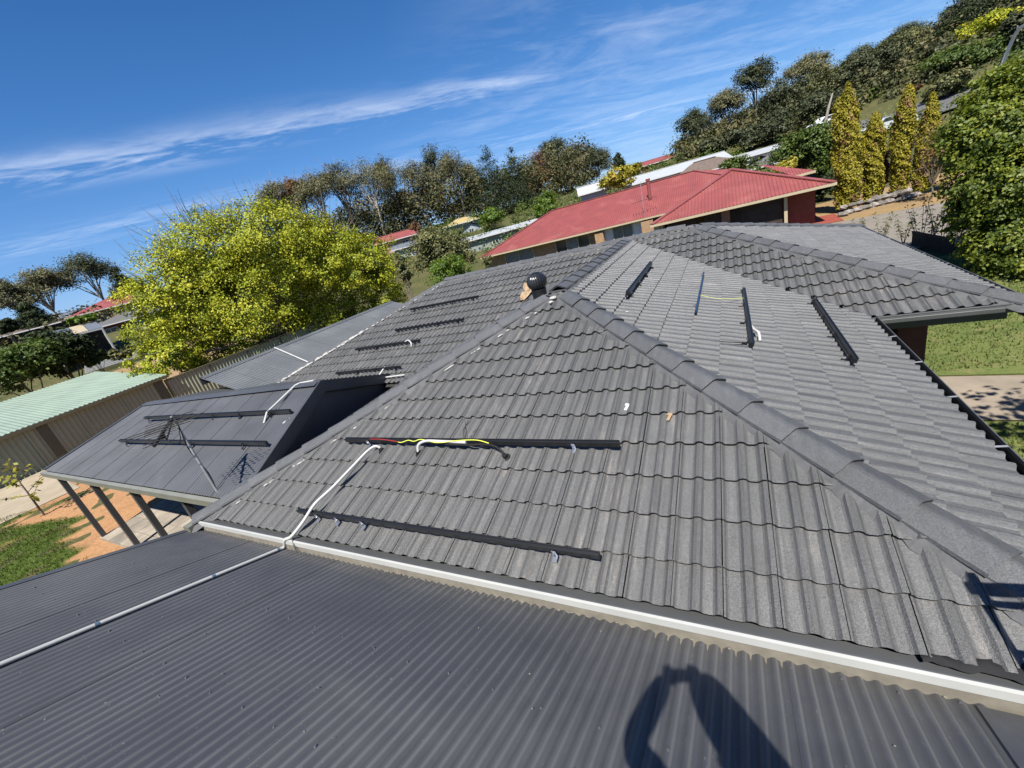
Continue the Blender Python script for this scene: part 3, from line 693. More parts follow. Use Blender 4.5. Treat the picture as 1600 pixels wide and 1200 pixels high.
# --- the gabled pergola to the left
EL, ER, RL, RP = np.array((-14.9, 2.42, -2.55)), np.array((-6.25, 2.36, -2.55)), np.array((-14.9, 4.91, -2.0)), np.array((-7.14, 4.91, -1.82))
perg = thing('gable_pergola', 'slate blue corrugated gabled pergola roof on slim posts over the paved patio', 'pergola', (-11, 4.5, G))
ns = 11
for i in range(ns):
    a, b = i/ns, (i+1)/ns; P, Q = EL+(ER-EL)*a, EL+(ER-EL)*b; R_, T_ = RL+(RP-RL)*b, RL+(RP-RL)*a
    nrm = unit(np.cross(Q-P, T_-P)); V = []; F = []; k = 80
    for j in range(k+1):
        s = j/k; h = .0085*math.cos(2*math.pi*j/8)+.001*(i % 2)
        V += [P+(Q-P)*s*1.02+nrm*h, T_+(R_-T_)*s*1.02+nrm*h]
    F = [(2*j, 2*j+2, 2*j+3, 2*j+1) for j in range(k)]
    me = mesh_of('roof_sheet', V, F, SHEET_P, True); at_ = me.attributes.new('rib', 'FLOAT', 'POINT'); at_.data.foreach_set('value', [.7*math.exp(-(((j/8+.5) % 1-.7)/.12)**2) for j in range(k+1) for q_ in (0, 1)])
    link('roof_sheet', me, perg)
REL, REP = np.array((-14.9, 7.40, -2.55)), np.array((-7.75, 7.36, -2.70))
MB().add([RL, RP, REP, REL], [(0, 1, 2, 3)]).build('rear_slope', SHEET_P, perg)
up = np.array((0, 0, .035))
MB().add([RL+(0, -.17, -.037)+up, RL+up, RL+(0, .17, -.037)+up, RP+(.03, -.17, -.037)+up, RP+(.0, 0, 0)+up, RP+(0, .17, -.037)+up], [(0, 3, 4, 1), (1, 4, 5, 2)]).build('ridge_capping', SHEET_P, perg)
def board(a, b, depth, th, out):
    a, b, out = np.array(a, float), np.array(b, float), np.array(out, float); z = np.array((0, 0, -depth)); return MB().add([a, b, b+z, a+z, a+out*th, b+out*th, b+out*th+z, a+out*th+z], [(0, 1, 2, 3), (4, 7, 6, 5), (0, 4, 5, 1), (2, 6, 7, 3), (0, 3, 7, 4), (1, 5, 6, 2)])
ox = np.array((.94, .33, 0))
tp = np.array((0, 0, .03))
board(ER+tp, RP+tp, .24, .03, ox).build('barge_board', STEEL, perg); board(RP+tp, REP+tp, .24, .03, ox).build('barge_board', STEEL, perg)
lo = np.array((0, 0, -.1)); MB().add([ER-ox*.05+lo, RP-ox*.05+lo, REP-ox*.05+lo, REP-ox*.05+lo*18, ER-ox*.05+lo*18], [(0, 4, 3, 2, 1)]).build('gable_panel', simple('dark_panel', (.045, .05, .052), .5, var=.12, scale=1.5), perg)
gb = MB()
gb.add([EL+(0, -.02, .0), ER+(0, -.02, .0), ER+(0, -.09, -.01), EL+(0, -.09, -.01), EL+(0, -.085, -.12), ER+(0, -.085, -.12), EL+(0, .0, -.12), ER+(0, .0, -.12)], [(0, 1, 2, 3), (3, 2, 5, 4), (4, 5, 7, 6)])
gb.add([EL+(0, -.094, -.03), ER+(0, -.094, -.03), ER+(0, -.094, -.045), EL+(0, -.094, -.045)], [(0, 1, 2, 3)])
gb.build('gutter', simple('grey_green_gutter', (.15, .15, .125), .45, var=.1), perg)
MB().span((-14.85, 2.46, -2.80), (-6.4, 2.54, -2.64)).build('beam', STEEL_G, perg)
MB().span((-14.86, 2.4, -2.70), (-14.80, 7.3, -2.58)).build('beam', STEEL_G, perg)
for k in range(4):
    xp = -14.55+2.03*k; MB().span((xp-.05, 2.45, G), (xp+.05, 2.55, -2.64)).build('post', STEEL, perg)
for xp in (-14.55, -10.5): MB().span((xp-.05, 7.0, G), (xp+.05, 7.1, -2.6)).build('post', STEEL_G, perg)
sc = MB()
for i in range(34):
    p = RL+(RP-RL)*((i+.5)/34); p = p+np.array((0, -.15, -.012)); blob(sc, p, (.007, .007, .005))
for i in range(20): p = EL+(RL-EL)*((i+.5)/20)+np.array((.03, 0, .022)); blob(sc, p, (.011, .011, .006))
tagp(sc.build('roof_screws', STEEL, perg), kind='stuff')
MB().bar(EL+(.0, 0, .02), RL+(.0, 0, .02), .09, .02).build('verge_flashing', SHEET_P, perg)

# --- the verandah roof behind it, along the left end of the house
ver = thing('verandah_roof', 'grey corrugated verandah roof sloping down to the left end of the tiled house', 'verandah', (-13.5, 10.5, G))
SS = .31; vS = unit((1, 0, -SS)); LS = 2.3/math.cos(math.atan(SS))
yb = 6.35; nb = 12; wS = (15.37-yb)/nb
for i in range(nb):
    # u runs towards -Y so that the sheet faces up
    corr('roof_sheet', (-14.6, yb+wS*(i+1), -1.87), (0, -1, 0), vS, wS+.03, LS, SHEET_S, ver, seg=6, lift=.002*(i % 2))
MB().add([(-14.45, yb, -1.90), (-14.6, yb, -1.835), (-14.78, yb, -1.90), (-14.45, 15.4, -1.90), (-14.6, 15.4, -1.835), (-14.78, 15.4, -1.90)], [(0, 1, 4, 3), (1, 2, 5, 4)]).build('ridge_capping', SHEET_S, ver)
sc = MB()
for i in range(70): blob(sc, (-14.43, yb+.16*i, -1.905), (.012, .014, .008))
tagp(sc.build('roof_screws', STEEL, ver), kind='stuff')
MB().span((-14.79, yb, -2.12), (-14.76, 15.4, -1.9)).build('barge_board', STEEL, ver)
MB().add([(-14.76, 15.36, -1.9), (-12.3, 15.36, -2.62), (-12.3, 15.36, -2.75), (-14.76, 15.36, -2.1)], [(0, 1, 2, 3)]).build('end_board', STEEL, ver)
for yy in (8, 11.6, 15.2): MB().span((-14.65, yy-.05, G), (-14.55, yy+.05, -1.95)).build('post', STEEL, ver)

# ------------------------------------------------------------------ solar rails
RP_ = [(-.020, 0), (.020, 0), (.020, .022), (.008, .022), (.008, .030), (.020, .030), (.020, .056), (.009, .056), (.009, .046), (-.009, .046), (-.009, .056), (-.020, .056)]
def rail(label, a, b, nrm, clips, group='black mounting rails fixed to the roofs', mat=None, hook=.10, down=None, w=1.0, silver=True, clipm=None):
    a, b, nrm = np.array(a, float), np.array(b, float), unit(nrm); t = thing('mounting_rail', label, 'rail', a, group)
    R = frame(b-a, nrm)
    MB().prism([(y*w, z*w) for y, z in RP_], a, b, R).build('rail_channel', mat or BLACK, t)
    L = np.linalg.norm(b-a)
    for c in clips:
        p = a+(b-a)*c; s = 1 if down is None else down; d = R[:, 1]*s
        h = MB(); h.box(p+d*.032*w+R[:, 2]*.012, (.036, .006, .075), R); h.box(p+d*.055-R[:, 2]*.022, (.036, .05, .006), R); h.box(p+d*.078-R[:, 2]*.05, (.036, .006, .06), R)
        h.tube([p+d*.03+R[:, 2]*.03, p+d*.052+R[:, 2]*.03], .009, 6)
        h.build('roof_hook', (clipm or SILVER) if silver else BLACK, t)
    return t
nF_, nR_, nL_ = FC['F'].n, FC['R'].n, FC['L'].n
def onface(k, x, y, h): f = FC[k]; d = (y-f.o[1]) if k in 'FLK' else (XR-x if k == 'R' else 0); return np.array((x, y, ZE+T*d))+f.n*h
rail('long black rail halfway up the front hip, with cables tied along it', onface('F', -4.58, 3.18, .075), onface('F', -.966, 3.18, .075), nF_, (.12, .88), down=-1)
rail('long black rail lowest on the front hip, crossed by the white hose', onface('F', -4.51, 2.20, .075), onface('F', -.966, 2.20, .075), nF_, (.10, .19, .30, .90), down=-1)
for lab, y_, xa, xb in (('topmost rail on the tiled slope behind, nearest the ridge', 9.96, -8.78, -6.24), ('second rail from the ridge on the tiled slope behind', 8.95, -8.69, -6.24),
                        ('third rail from the ridge on the tiled slope behind, with a white cable end', 8.285, -9.81, -7.33), ('lowest rail on the tiled slope behind, just above the pergola ridge', 7.31, -9.76, -7.35)):
    rail('black '+lab, onface('L', xa, y_, .075), onface('L', xb, y_, .075), nL_, [.06, .35, .64, .93], down=-1, silver=False)
rail('thick black rail pair on the right roof slope, nearest the ridge', onface('R', -1.41, 6.19, .075), onface('R', -1.41, 8.63, .075), nR_, [.05, .35, .65, .95], down=-1, w=1.25, silver=False)
rail('thin blue sheened rail on the right roof slope, joined by a yellow string', onface('R', -.485, 6.02, .05), onface('R', -.485, 8.61, .05), nR_, (.1, .9), mat=NAVY, w=.7, silver=False)
rail('dark rail on the right roof slope with a white cable elbow at its side', onface('R', .12, 5.02, .075), onface('R', .12, 7.66, .075), nR_, [.06, .35, .65, .95], down=1, silver=False)
rail('black rail on the right roof slope closest to the gutter', onface('R', 1.06, 5.14, .075), onface('R', 1.06, 7.64, .075), nR_, [.05, .35, .65, .97], down=1, w=1.15, silver=False)
nP_ = unit(np.cross(ER-EL, (RL+RP)/2-(EL+ER)/2))
def onperg(x, y, h): n = nP_; m = EL; return np.array((x, y, m[2]-(n[0]*(x-m[0])+n[1]*(y-m[1]))/n[2]))+n*h
rail('black upper rail on the slate pergola roof, passing behind the aerial', onperg(-12.81, 4.05, .08), onperg(-7.02, 4.08, .08), nP_, (.04, .27, .55, .72, .9), down=-1, silver=False, w=1.2)
rail('black lower rail on the slate pergola roof, under the aerial boom', onperg(-12.44, 3.31, .08), onperg(-6.74, 3.33, .08), nP_, (.07, .30, .57, .88), down=-1, silver=False, w=1.2)

# ------------------------------------------------------------------ pipes and cables
def pipe(name, label, cat, pts, r, mat, group=None, n=10, smooth=True, sub=6):
    P = [np.array(p, float) for p in pts]
    if sub and len(P) > 2:                                              # Catmull-Rom
        Q = []
        for i in range(len(P)-1):
            p0, p1, p2, p3 = P[max(i-1, 0)], P[i], P[i+1], P[min(i+2, len(P)-1)]
            for k in range(sub):
                t = k/sub; Q.append(.5*((2*p1)+(-p0+p2)*t+(2*p0-5*p1+4*p2-p3)*t*t+(-p0+3*p1-3*p2+p3)*t**3))
        Q.append(P[-1]); P = Q
    o = MB().tube(P, r, n).build(name, mat, None, smooth)
    if label: tagp(o, label, cat, group)
    return o
def onN(x, y, h): return np.array((x, y, -2.622-SN*(y-1.85)))+unit((0, SN, 1))*h
wp = thing('conduit_pipe', 'long straight white conduit pipe clipped along the near dark patio roof', 'pipe', onN(-4.52, 1.83, .02))
MB().tube([onN(-4.52, 1.80, .024), onN(-4.52, -2.2, .024)], .0165, 12).build('pipe', PIPE_W, wp, True)
for yy in (1.78, 1.19, .43, -.4): MB().tube([onN(-4.52, yy-.012, .024), onN(-4.52, yy+.012, .024)], .0195, 12).build('saddle_clip', CLIP_B, wp)
pipe('flexible_hose', 'white corrugated hose curving down the tiles over the lower rail to the patio pipe', 'hose',
     [onface('F', -3.92, 3.10, .03), onface('F', -3.97, 3.10, .09), onface('F', -4.03, 3.02, .11), onface('F', -4.08, 2.79, .13), onface('F', -4.15, 2.49, .15), onface('F', -4.22, 2.27, .17), onface('F', -4.27, 2.08, .13), onface('F', -4.35, 1.93, .09), np.array((-4.44, 1.865, -2.49)), onN(-4.51, 1.84, .03), onN(-4.52, 1.78, .024)], .0175, PIPE_W)
pipe('cable_stub', 'short dark cable poking from under the hose beside the white flashing', 'cable', [(-4.36, 1.90, -2.47), (-4.30, 1.86, -2.51), (-4.27, 1.83, -2.60)], .008, STEEL, sub=4)
def boot(label, x, y): 
    b = MB(); p = onface('F', x, y, .012); R = frame((1, 0, 0), nF_)
    b.tube([p, p+nF_*.015, p+nF_*.02, p+nF_*.055], [.055, .05, .032, .026], 12); return tagp(b.build('rubber_boot', RUBBER), label, 'pipe boot', 'black rubber boots on the front hip')
boot('black rubber boot where the long white hose enters the tiles', -3.90, 3.08); boot('black rubber boot under the short white cable loop at the upper rail', -3.29, 3.06); boot('black rubber boot at the end of the black cable, right of the others', -2.13, 3.05)
pipe('cable_sleeve', 'short white sleeve bending out of a boot onto the upper front rail', 'hose', [onface('F', -3.29, 3.06, .05), onface('F', -3.27, 3.11, .12), onface('F', -3.17, 3.15, .14), onface('F', -2.95, 3.155, .13), onface('F', -2.62, 3.15, .125)], .017, PIPE_W)
pipe('earth_wire', 'yellow green wire looped along the upper front rail', 'wire', [onface('F', -3.62, 3.15, .11), onface('F', -3.55, 3.14, .12), onface('F', -3.45, 3.16, .135), onface('F', -3.36, 3.15, .13), onface('F', -3.25, 3.17, .14), onface('F', -3.0, 3.13, .14), onface('F', -2.75, 3.15, .15), onface('F', -2.6, 3.17, .14), onface('F', -2.45, 3.16, .15), onface('F', -2.32, 3.14, .13)], .0052, WIRE_Y)
pipe('red_wire', 'thin red wire lying on the left end of the upper front rail', 'wire', [onface('F', -4.1, 3.17, .133), onface('F', -3.9, 3.165, .14), onface('F', -3.62, 3.15, .12)], .004, WIRE_R)
pipe('black_cable', 'black cable hanging from the upper front rail into its boot', 'cable', [onface('F', -2.9, 3.14, .10), onface('F', -2.6, 3.135, .10), onface('F', -2.38, 3.14, .11), onface('F', -2.24, 3.12, .10), onface('F', -2.15, 3.07, .08), onface('F', -2.13, 3.05, .04)], .013, RUBBER)
for dx, lean, which in ((-2.66, .08, 'leaning right'), (-2.64, .02, 'standing upright'), (-2.62, -.04, 'leaning left')):
    pipe('cable_tie', 'thin black cable tie tail on the upper front rail, '+which, 'cable tie', [onface('F', dx, 3.19, .12), onface('F', dx-.01, 3.26, .20), onface('F', dx+lean, 3.34, .25)], .0035, RUBBER, 'cable tie tails on the upper front rail', sub=3)
pipe('cable_elbow', 'white elbow of cable beside the dark rail on the right slope', 'hose', [onface('R', .15, 5.75, .09), onface('R', .17, 5.6, .10), onface('R', .21, 5.5, .10), onface('R', .24, 5.42, .03)], .017, PIPE_W)
pipe('yellow_string', 'yellow string line stretched between two rails on the right slope', 'string', [onface('R', -.47, 6.9, .08), onface('R', -.2, 6.93, .065), onface('R', .13, 7.05, .11)], .0028, WIRE_Y)
pipe('loose_wire', 'thin dark wire trailing from the dark rail across the right slope', 'wire', [onface('R', .11, 5.2, .06), onface('R', -.02, 5.14, .05), onface('R', -.22, 5.1, .035)], .005, RUBBER)
pipe('cable_elbow', 'white cable end curling over the third rail on the slope behind', 'hose', [onface('L', -7.85, 8.30, .12), onface('L', -7.72, 8.30, .15), onface('L', -7.60, 8.22, .10), onface('L', -7.60, 8.15, .03)], .02, PIPE_W)
pipe('white_pipe', 'white pipe running down from the lowest rear rail to the pergola ridge', 'pipe', [onface('L', -7.93, 7.36, .10), onface('L', -8.0, 6.9, .04)], .022, PIPE_W, sub=0)
pipe('white_pipe', 'white pipe lying along the top of the dark gable behind the pergola ridge', 'pipe', [onface('L', -8.0, 6.98, .08), onface('L', -7.0, 7.0, .10)], .02, PIPE_W, sub=0)
pipe('white_pipe', 'white pipe crossing the upper rail of the pergola roof from its ridge', 'pipe', [onperg(-7.62, 3.86, .04)+(0, 0, .0), onperg(-7.68, 4.05, .13), onperg(-7.82, 4.86, .10), onperg(-7.76, 4.94, .09), onperg(-7.3, 4.94, .12)], .019, PIPE_W, sub=0)
pipe('white_pipe', 'white pipe lying down the slope of the grey verandah roof', 'pipe', [(-14.52, 8.9, -1.83), (-12.42, 8.53, -2.48)], .024, PIPE_W, sub=0)
pipe('pipe_offcut', 'small white pipe offcut lying on the pergola roof near its gable', 'pipe', [onperg(-7.05, 3.83, .03), onperg(-7.0, 3.98, .03)], .018, PIPE_W, sub=0)
for lab, q, s in (('white plastic chip lying on the front hip tiles', onface('F', -.98, 3.66, .035), 1), ('scrap of tan paper lying on the front hip tiles', onface('F', -.575, 3.53, .035), 2)):
    o = MB(); R = frame((.3, .95, .33), nF_); o.box(q, (.09, .028, .006), R); o.box(q+R[:, 0]*.03+R[:, 1]*.016, (.03, .03, .005), R)
    tagp(o.build('plastic_offcut' if s == 1 else 'paper_scrap', WHITE_P if s == 1 else TAN), lab, 'scrap')
blob_m = MB(); blob(blob_m, onface('R', -1.262, 5.36, .105), (.02, .012, .006)); tagp(blob_m.build('bird_dropping', WHITE_P), 'white bird dropping on a ridge cap of the near right hip', 'dropping')

# ------------------------------------------------------------------ turbine vent and the torn flashing
def turbine():
    c = np.array((-3.11, 7.0, -1.03)); t = thing('turbine_vent', 'black whirlybird turbine vent standing behind the ridge near the apex', 'roof vent', (c[0], c[1], -1.5))
    MB().tube([c+(0, 0, -.5), c+(0, 0, -.16)], .135, 16).build('throat', BLACK, t)
    R0, n = .185, 22
    for k in range(n):
        V = []; F = []; a0 = 2*math.pi*k/n
        for i in range(9):
            th = .32+(math.pi-.62)*i/8; r = R0*math.sin(th)**.75; z = .155*math.cos(th)
            for da, dr in ((0, 1.0), (.20, 1.02), (.30, .86)):
                a = a0+da+.25*math.sin(th); V.append(c+np.array((math.cos(a)*r*dr, math.sin(a)*r*dr, z)))
        for i in range(8):
            for j in (0, 1): F.append((3*i+j, 3*i+3+j, 3*i+4+j, 3*i+1+j))
        link('vane', mesh_of('vane', V, F, MATS['turbine_black'] if 'turbine_black' in MATS else simple('turbine_black', (.018, .019, .021), .28, var=.15), True), t)
    MB().tube([c+(0, 0, .135), c+(0, 0, .15), c+(0, 0, .165), c+(0, 0, .17)], [.085, .085, .05, .01], 16).build('cap', BLACK, t)
    MB().tube([c+(0, 0, -.165), c+(0, 0, -.135)], .14, 16).build('collar', BLACK, t)
turbine()
fl = MB(); V = []; F = []; nx, ny = 5, 8
for j in range(ny+1):
    for i in range(nx+1):
        u, v = i/nx-.5, j/ny; w = .16+.34*v; x = -4.72+.22*v+u*w+.015*math.sin(j*1.9+i); y = 9.45+.55*v+.02*math.cos(i*2.1)
        V.append(onface('L', x, y, .04+.05*abs(math.sin(i*1.3+j*.6))+.22*v*v))
for j in range(ny):
    for i in range(nx):
        a = j*(nx+1)+i
        if (i, j) not in ((0, 7), (0, 4)): F.append((a, a+1, a+nx+2, a+nx+1))
fl.add(V, F); tagp(fl.build('torn_flashing', TAN), 'torn tan flashing sheet sticking up beside the turbine vent', 'flashing')

# ------------------------------------------------------------------ the television aerial
def aerial():
    b = np.array((-7.02, 2.47, -2.66)); top = np.array((-7.02, 2.47, -1.26))
    t = thing('television_aerial', 'television aerial on a galvanised mast rising beside the pergola', 'aerial', b)
    MB().tube([b, top+(0, 0, .03)], .019, 10).build('mast', GALV, t, True)
    cab = []
    for i in range(15): s = i/14; cab.append(b+(top-b)*(.15+.8*s)+np.array((math.cos(s*7)*.026, math.sin(s*7)*.026, 0)))
    MB().tube(cab, .007, 6).build('coax_cable', RUBBER, t, True)
    d = unit((-.30, -.95, -.06)); e = unit(np.cross(d, (0, 0, 1))); u = np.cross(e, d)
    return t, top, d, e, u
AER = aerial()
def aerial_head():
    t, top, _, _, _ = AER
    # the boom runs from the mast head away to the lower left; measured end and element direction
    end = AER_END; d = unit(end-top); e = unit(np.cross(d, (0, 0, 1))); L = np.linalg.norm(end-top)
    bm = MB(); bm.bar(top, end, .028, .03); bm.build('boom', RUBBER, t)
    bm = MB(); bm.bar(top+(0, 0, -.02), top+d*L*.55+(0, 0, -.10), .014, .014); bm.build('boom_brace', RUBBER, t)
    for k in range(10):
        s = .03+.95*k/9; l = .66-.42*s; p = top+d*L*s+np.array((0, 0, .012))
        MB().tube([p-e*l*.5, p+e*l*.5], .0045, 5).build('element', RUBBER, t)
    for k in (0, 1, 2):
        p = top+d*L*(.35+.1*k)+np.array((0, 0, .03)); l = .95-.12*k; MB().tube([p-e*l*.5, p+e*l*.5], .006, 5).build('element', RUBBER, t)
    p = top+d*L*.62; MB().box(p+(0, 0, -.03), (.05, .05, .05)).build('balun_box', RUBBER, t)
    MB().tube([p+(0, 0, -.03), p+(.10, .02, -.14), p+(.22, .05, -.16), p+(.30, .06, -.08), top+(.01, 0, -.16)], .007, 6).build('coax_cable', RUBBER, t, True)
AER_END = np.array((-6.46, 1.95, -1.38))
aerial_head()

# ------------------------------------------------------------------ ladder, cloth, the photographer
def ladder():
    t = thing('extension_ladder', 'aluminium ladder leaning at the right end of the gutter', 'ladder', (1.42, .55, G))
    a, b = np.array((1.24, .62, G)), np.array((1.22, 1.66, -1.20)); off = np.array((.40, .03, 0))
    for o in (0*off, off): MB().bar(a+o, b+o, .032, .085).build('stile', SILVER, t)
    L = np.linalg.norm(b-a); k = 0; s = .25
    while s < L-.05:
        p = a+(b-a)*s/L; MB().tube([p, p+off], .019, 8).build('rung', SILVER, t); s += .29
    MB().tube([b+(0, 0, -.1)-off*.1, b+(0, 0, -.1)+off*1.1], .035, 8).build('rung', SILVER, t)
ladder()
cl = MB(); V = []; F = []; nx, ny = 16, 7
for j in range(ny+1):
    for i in range(nx+1):
        u, v = i/nx, j/ny; x = .73+.55*u; y = 1.925+.085*v*(.5+u)+.01*math.sin(i*1.1)
        z = -2.495+.004+.020*math.sin(math.pi*v)*(.3+.7*abs(math.sin(i*.75)))+.008*math.sin(i*2.3+j)
        V.append((x, y, z))
for j in range(ny):
    for i in range(nx): a = j*(nx+1)+i; F.append((a, a+1, a+nx+2, a+nx+1))
cl.add(V, F); tagp(cl.build('black_bag', CLOTH, None, True), 'crumpled black cloth bag on the gutter edge at the lower right', 'bag')

def skin_mesh(name, joints, edges, radii, mat, parent, levels=2):
    me = bpy.data.meshes.new(name); me.from_pydata([tuple(map(float, j)) for j in joints], edges, [])
    o = bpy.data.objects.new(name, me); C.objects.link(o); me.materials.append(mat)
    m = o.modifiers.new('skin', 'SKIN'); m.use_smooth_shade = True
    for i, r in enumerate(radii): me.skin_vertices[0].data[i].radius = (r, r) if not hasattr(r, '__len__') else r
    me.skin_vertices[0].data[0].use_root = True
    s = o.modifiers.new('sub', 'SUBSURF'); s.levels = levels; s.render_levels = levels
    attach(o, parent); return o
def photographer():
    base = onN(.27, -.47, .01)
    t = thing('person', 'person in dark work clothes holding up a phone on the patio roof', 'person', base)
    pel, che, nek, hed = np.array((.36, -.46, -.92)), np.array((.34, -.40, -.56)), np.array((.31, -.34, -.36)), np.array((.265, -.235, -.19))
    r = np.array((.857, .514, 0)); f = np.array((-.514, .857, 0))
    sL, sR = nek-r*.18+(0, 0, -.06), nek+r*.18+(0, 0, -.06)
    hL, hR = -RR*.085-FF*.045-UU*.01, RR*.085-FF*.045-UU*.01
    eL, eR = np.array((-.20, -.28, -.19)), np.array((.205, -.085, -.20))
    fL, fR = onN(.14, -.55, .03), onN(.42, -.38, .03)
    kL, kR = (fL+pel-r*.1)/2+f*.04, (fR+pel+r*.1)/2+f*.04
    J = [pel, (pel+che)/2, che, nek, hed-(0, 0, .06), hed+(0, 0, .03), hed+(0, 0, .09), sL, eL, hL*.75+eL*.25, hL, sR, eR, hR*.75+eR*.25, hR, pel-r*.1, kL, fL+(0, 0, .07), fL+f*.13, pel+r*.1, kR, fR+(0, 0, .07), fR+f*.13]
    E = [(0, 1), (1, 2), (2, 3), (3, 4), (4, 5), (5, 6), (2, 7), (7, 8), (8, 9), (9, 10), (2, 11), (11, 12), (12, 13), (13, 14), (0, 15), (15, 16), (16, 17), (17, 18), (0, 19), (19, 20), (20, 21), (21, 22)]
    Rr = [.14, .135, .15, .058, .075, .092, .07, .08, .066, .058, .04, .11, .125, .10, .055, .095, .062, .042, .035, .095, .062, .042, .035]
    skin_mesh('body', J, E, Rr, TROUS, t)
    for h, s in ((hL, 1), (hR, -1)):
        m = MB(); 
        for k in range(4):
            p = h+UU*(.025-.018*k)+RR*s*.01; m.tube([p-RR*s*.02, p+FF*.035-RR*s*.012, p+FF*.05+RR*s*.03], [.010, .009, .007], 6)
        m.tube([h-UU*.02, h-FF*.02-UU*.03+RR*s*.03, h-FF*.015+RR*s*.055-UU*.01], [.012, .011, .008], 6)
        m.build('hand', SKINM, t)
    m = MB()
    blob(m, hed+(0, 0, .075), (.10, .11, .075)); m.build('hair', simple('dark_hair', (.03, .02, .015), .8), t)
    p = thing('phone', 'slim black phone held out in both hands at eye level', 'phone', -FF*.02)
    MB().box(-FF*.022+RR*.0-UU*.022, (.150, .074, .008), np.array((RR, UU, FF)).T).build('phone_body', BLACK, p)
photographer()

# ------------------------------------------------------------------ yard at the left
pv = MB(); nx, ny = 13, 12
patio_base = drape('paved_patio', [(-14.6, 2.4), (-6.0, 2.4), (-6.0, 7.3), (-14.6, 7.3)], CONC_W, .006, 1.0)
pm = MB().span((0, 0, 0), (.586, .386, .03)); pme = mesh_of('paver', pm.v, pm.f, PAVER)
for i in range(14):
    for j in range(12):
        x, y = -14.6+.6*i+(.3 if j % 2 else 0)*0, 2.42+.4*j
        if x > -6.3: continue
        link('paver', pme, patio_base, matrix=Matrix.Translation((x+RNG.normal(0, .002), y+RNG.normal(0, .002), G+.008+RNG.uniform(0, .004))))
def yard():
    x0, x1, y0_, y1, st = -27.2, -6.4, -8.0, 13.0, .16; nx, ny = int((x1-x0)/st), int((y1-y0_)/st)
    V = []; A = []; F = []
    from mathutils import noise as mn
    def g(x, y):
        u, v = x*.80+y*.60, -x*.60+y*.80
        n = mn.noise((u*.42+3, v*1.35, 1.7))*1.0+mn.noise((u*1.6, v*3.1, 5.1))*.45+mn.noise((x*4, y*4, 2))*.2
        edge = (2.6+.10*(x+18)*0-y)*.8
        m = n*1.2+min(edge, .75)+.12*min(0, x+20.5)*0
        if x < -21.5: m -= (-21.5-x)*.4
        if x > -14.5 and y > 1.6: m -= 1.2
        if y > 3.4: m -= 1
        return max(0, min(1, m*2.2))
    for j in range(ny+1):
        for i in range(nx+1):
            x, y = x0+i*st, y0_+j*st; V.append((x, y, G+.003+.012*mn.noise((x*1.5, y*1.5, 9)))); A.append(g(x, y))
    for j in range(ny):
        for i in range(nx):
            x, y = x0+(i+.5)*st, y0_+(j+.5)*st
            if -14.6 < x < -6 and 2.4 < y < 7.3: continue
            a = j*(nx+1)+i; F.append((a, a+1, a+nx+2, a+nx+1))
    me = mesh_of('yard', V, F, DIRT, True); at_ = me.attributes.new('grass', 'FLOAT', 'POINT'); at_.data.foreach_set('value', A)
    tagp(link('yard', me), kind='structure')
    pts = []
    while len(pts) < 9000:
        x, y = RNG.uniform(-24, -13.5), RNG.uniform(-1.5, 3.6)
        if RNG.random() < g(x, y)-.1: pts.append((x, y, G+.0))
    return np.array(pts)
GRASS_PTS = yard()
def leaves(name, P, Nn, size, mat, tint, aspect=.6, parent=None, local=False):
    """diamond leaves at P facing Nn; one mesh"""
    n = len(P); P = np.asarray(P, float); Nn = Nn/(np.linalg.norm(Nn, axis=1, keepdims=True)+1e-9)
    a = RNG.normal(size=(n, 3)); u = a-(a*Nn).sum(1, keepdims=True)*Nn; u /= np.linalg.norm(u, axis=1, keepdims=True)+1e-9; v = np.cross(Nn, u)
    s = (size*RNG.uniform(.65, 1.3, n))[:, None]
    V = np.stack([P-u*s*.5, P+v*s*.5*aspect+Nn*s*.06, P+u*s*.5, P-v*s*.5*aspect+Nn*s*.06], 1).reshape(-1, 3)
    me = bpy.data.meshes.new(name); me.vertices.add(4*n); me.vertices.foreach_set('co', V.astype(np.float32).ravel())
    me.loops.add(4*n); me.loops.foreach_set('vertex_index', np.arange(4*n, dtype=np.int32)); me.polygons.add(n)
    me.polygons.foreach_set('loop_start', np.arange(0, 4*n, 4, dtype=np.int32))
    me.materials.append(mat); at_ = me.attributes.new('tint', 'FLOAT', 'FACE'); at_.data.foreach_set('value', np.clip(tint, 0, 1).astype(np.float32)); me.update(calc_edges=True)
    return link(name, me, parent, local)
def blades(name, P, h, mat, w=.25):
    n = len(P); lean = RNG.normal(0, .35, (n, 3)); lean[:, 2] = 1; a = RNG.uniform(0, 2*math.pi, n); side = np.stack([np.cos(a), np.sin(a), 0*a], 1)
    hh = (h*RNG.uniform(.5, 1.4, n))[:, None]; A = P-side*hh*w*.5; B = P+side*hh*w*.5; T_ = P+lean*hh; M_ = (A+T_)/2-side*0; 
    V = np.stack([A, B, T_+side*hh*.02, T_], 1).reshape(-1, 3)
    me = bpy.data.meshes.new(name); me.vertices.add(4*n); me.vertices.foreach_set('co', V.astype(np.float32).ravel())
    me.loops.add(4*n); me.loops.foreach_set('vertex_index', np.arange(4*n, dtype=np.int32)); me.polygons.add(n)
    me.polygons.foreach_set('loop_start', np.arange(0, 4*n, 4, dtype=np.int32)); me.materials.append(mat)
    at_ = me.attributes.new('tint', 'FLOAT', 'FACE'); at_.data.foreach_set('value', RNG.uniform(0, 1, n).astype(np.float32)); me.update(calc_edges=True)
    return tagp(link(name, me), kind='stuff', label=None)
tagp(blades('grass', np.repeat(GRASS_PTS, 3, 0)+RNG.normal(0, .03, (27000, 3))*(1, 1, 0), .055, LF_GRASS), 'patchy green grass growing over the orange dirt at lower left', 'grass')
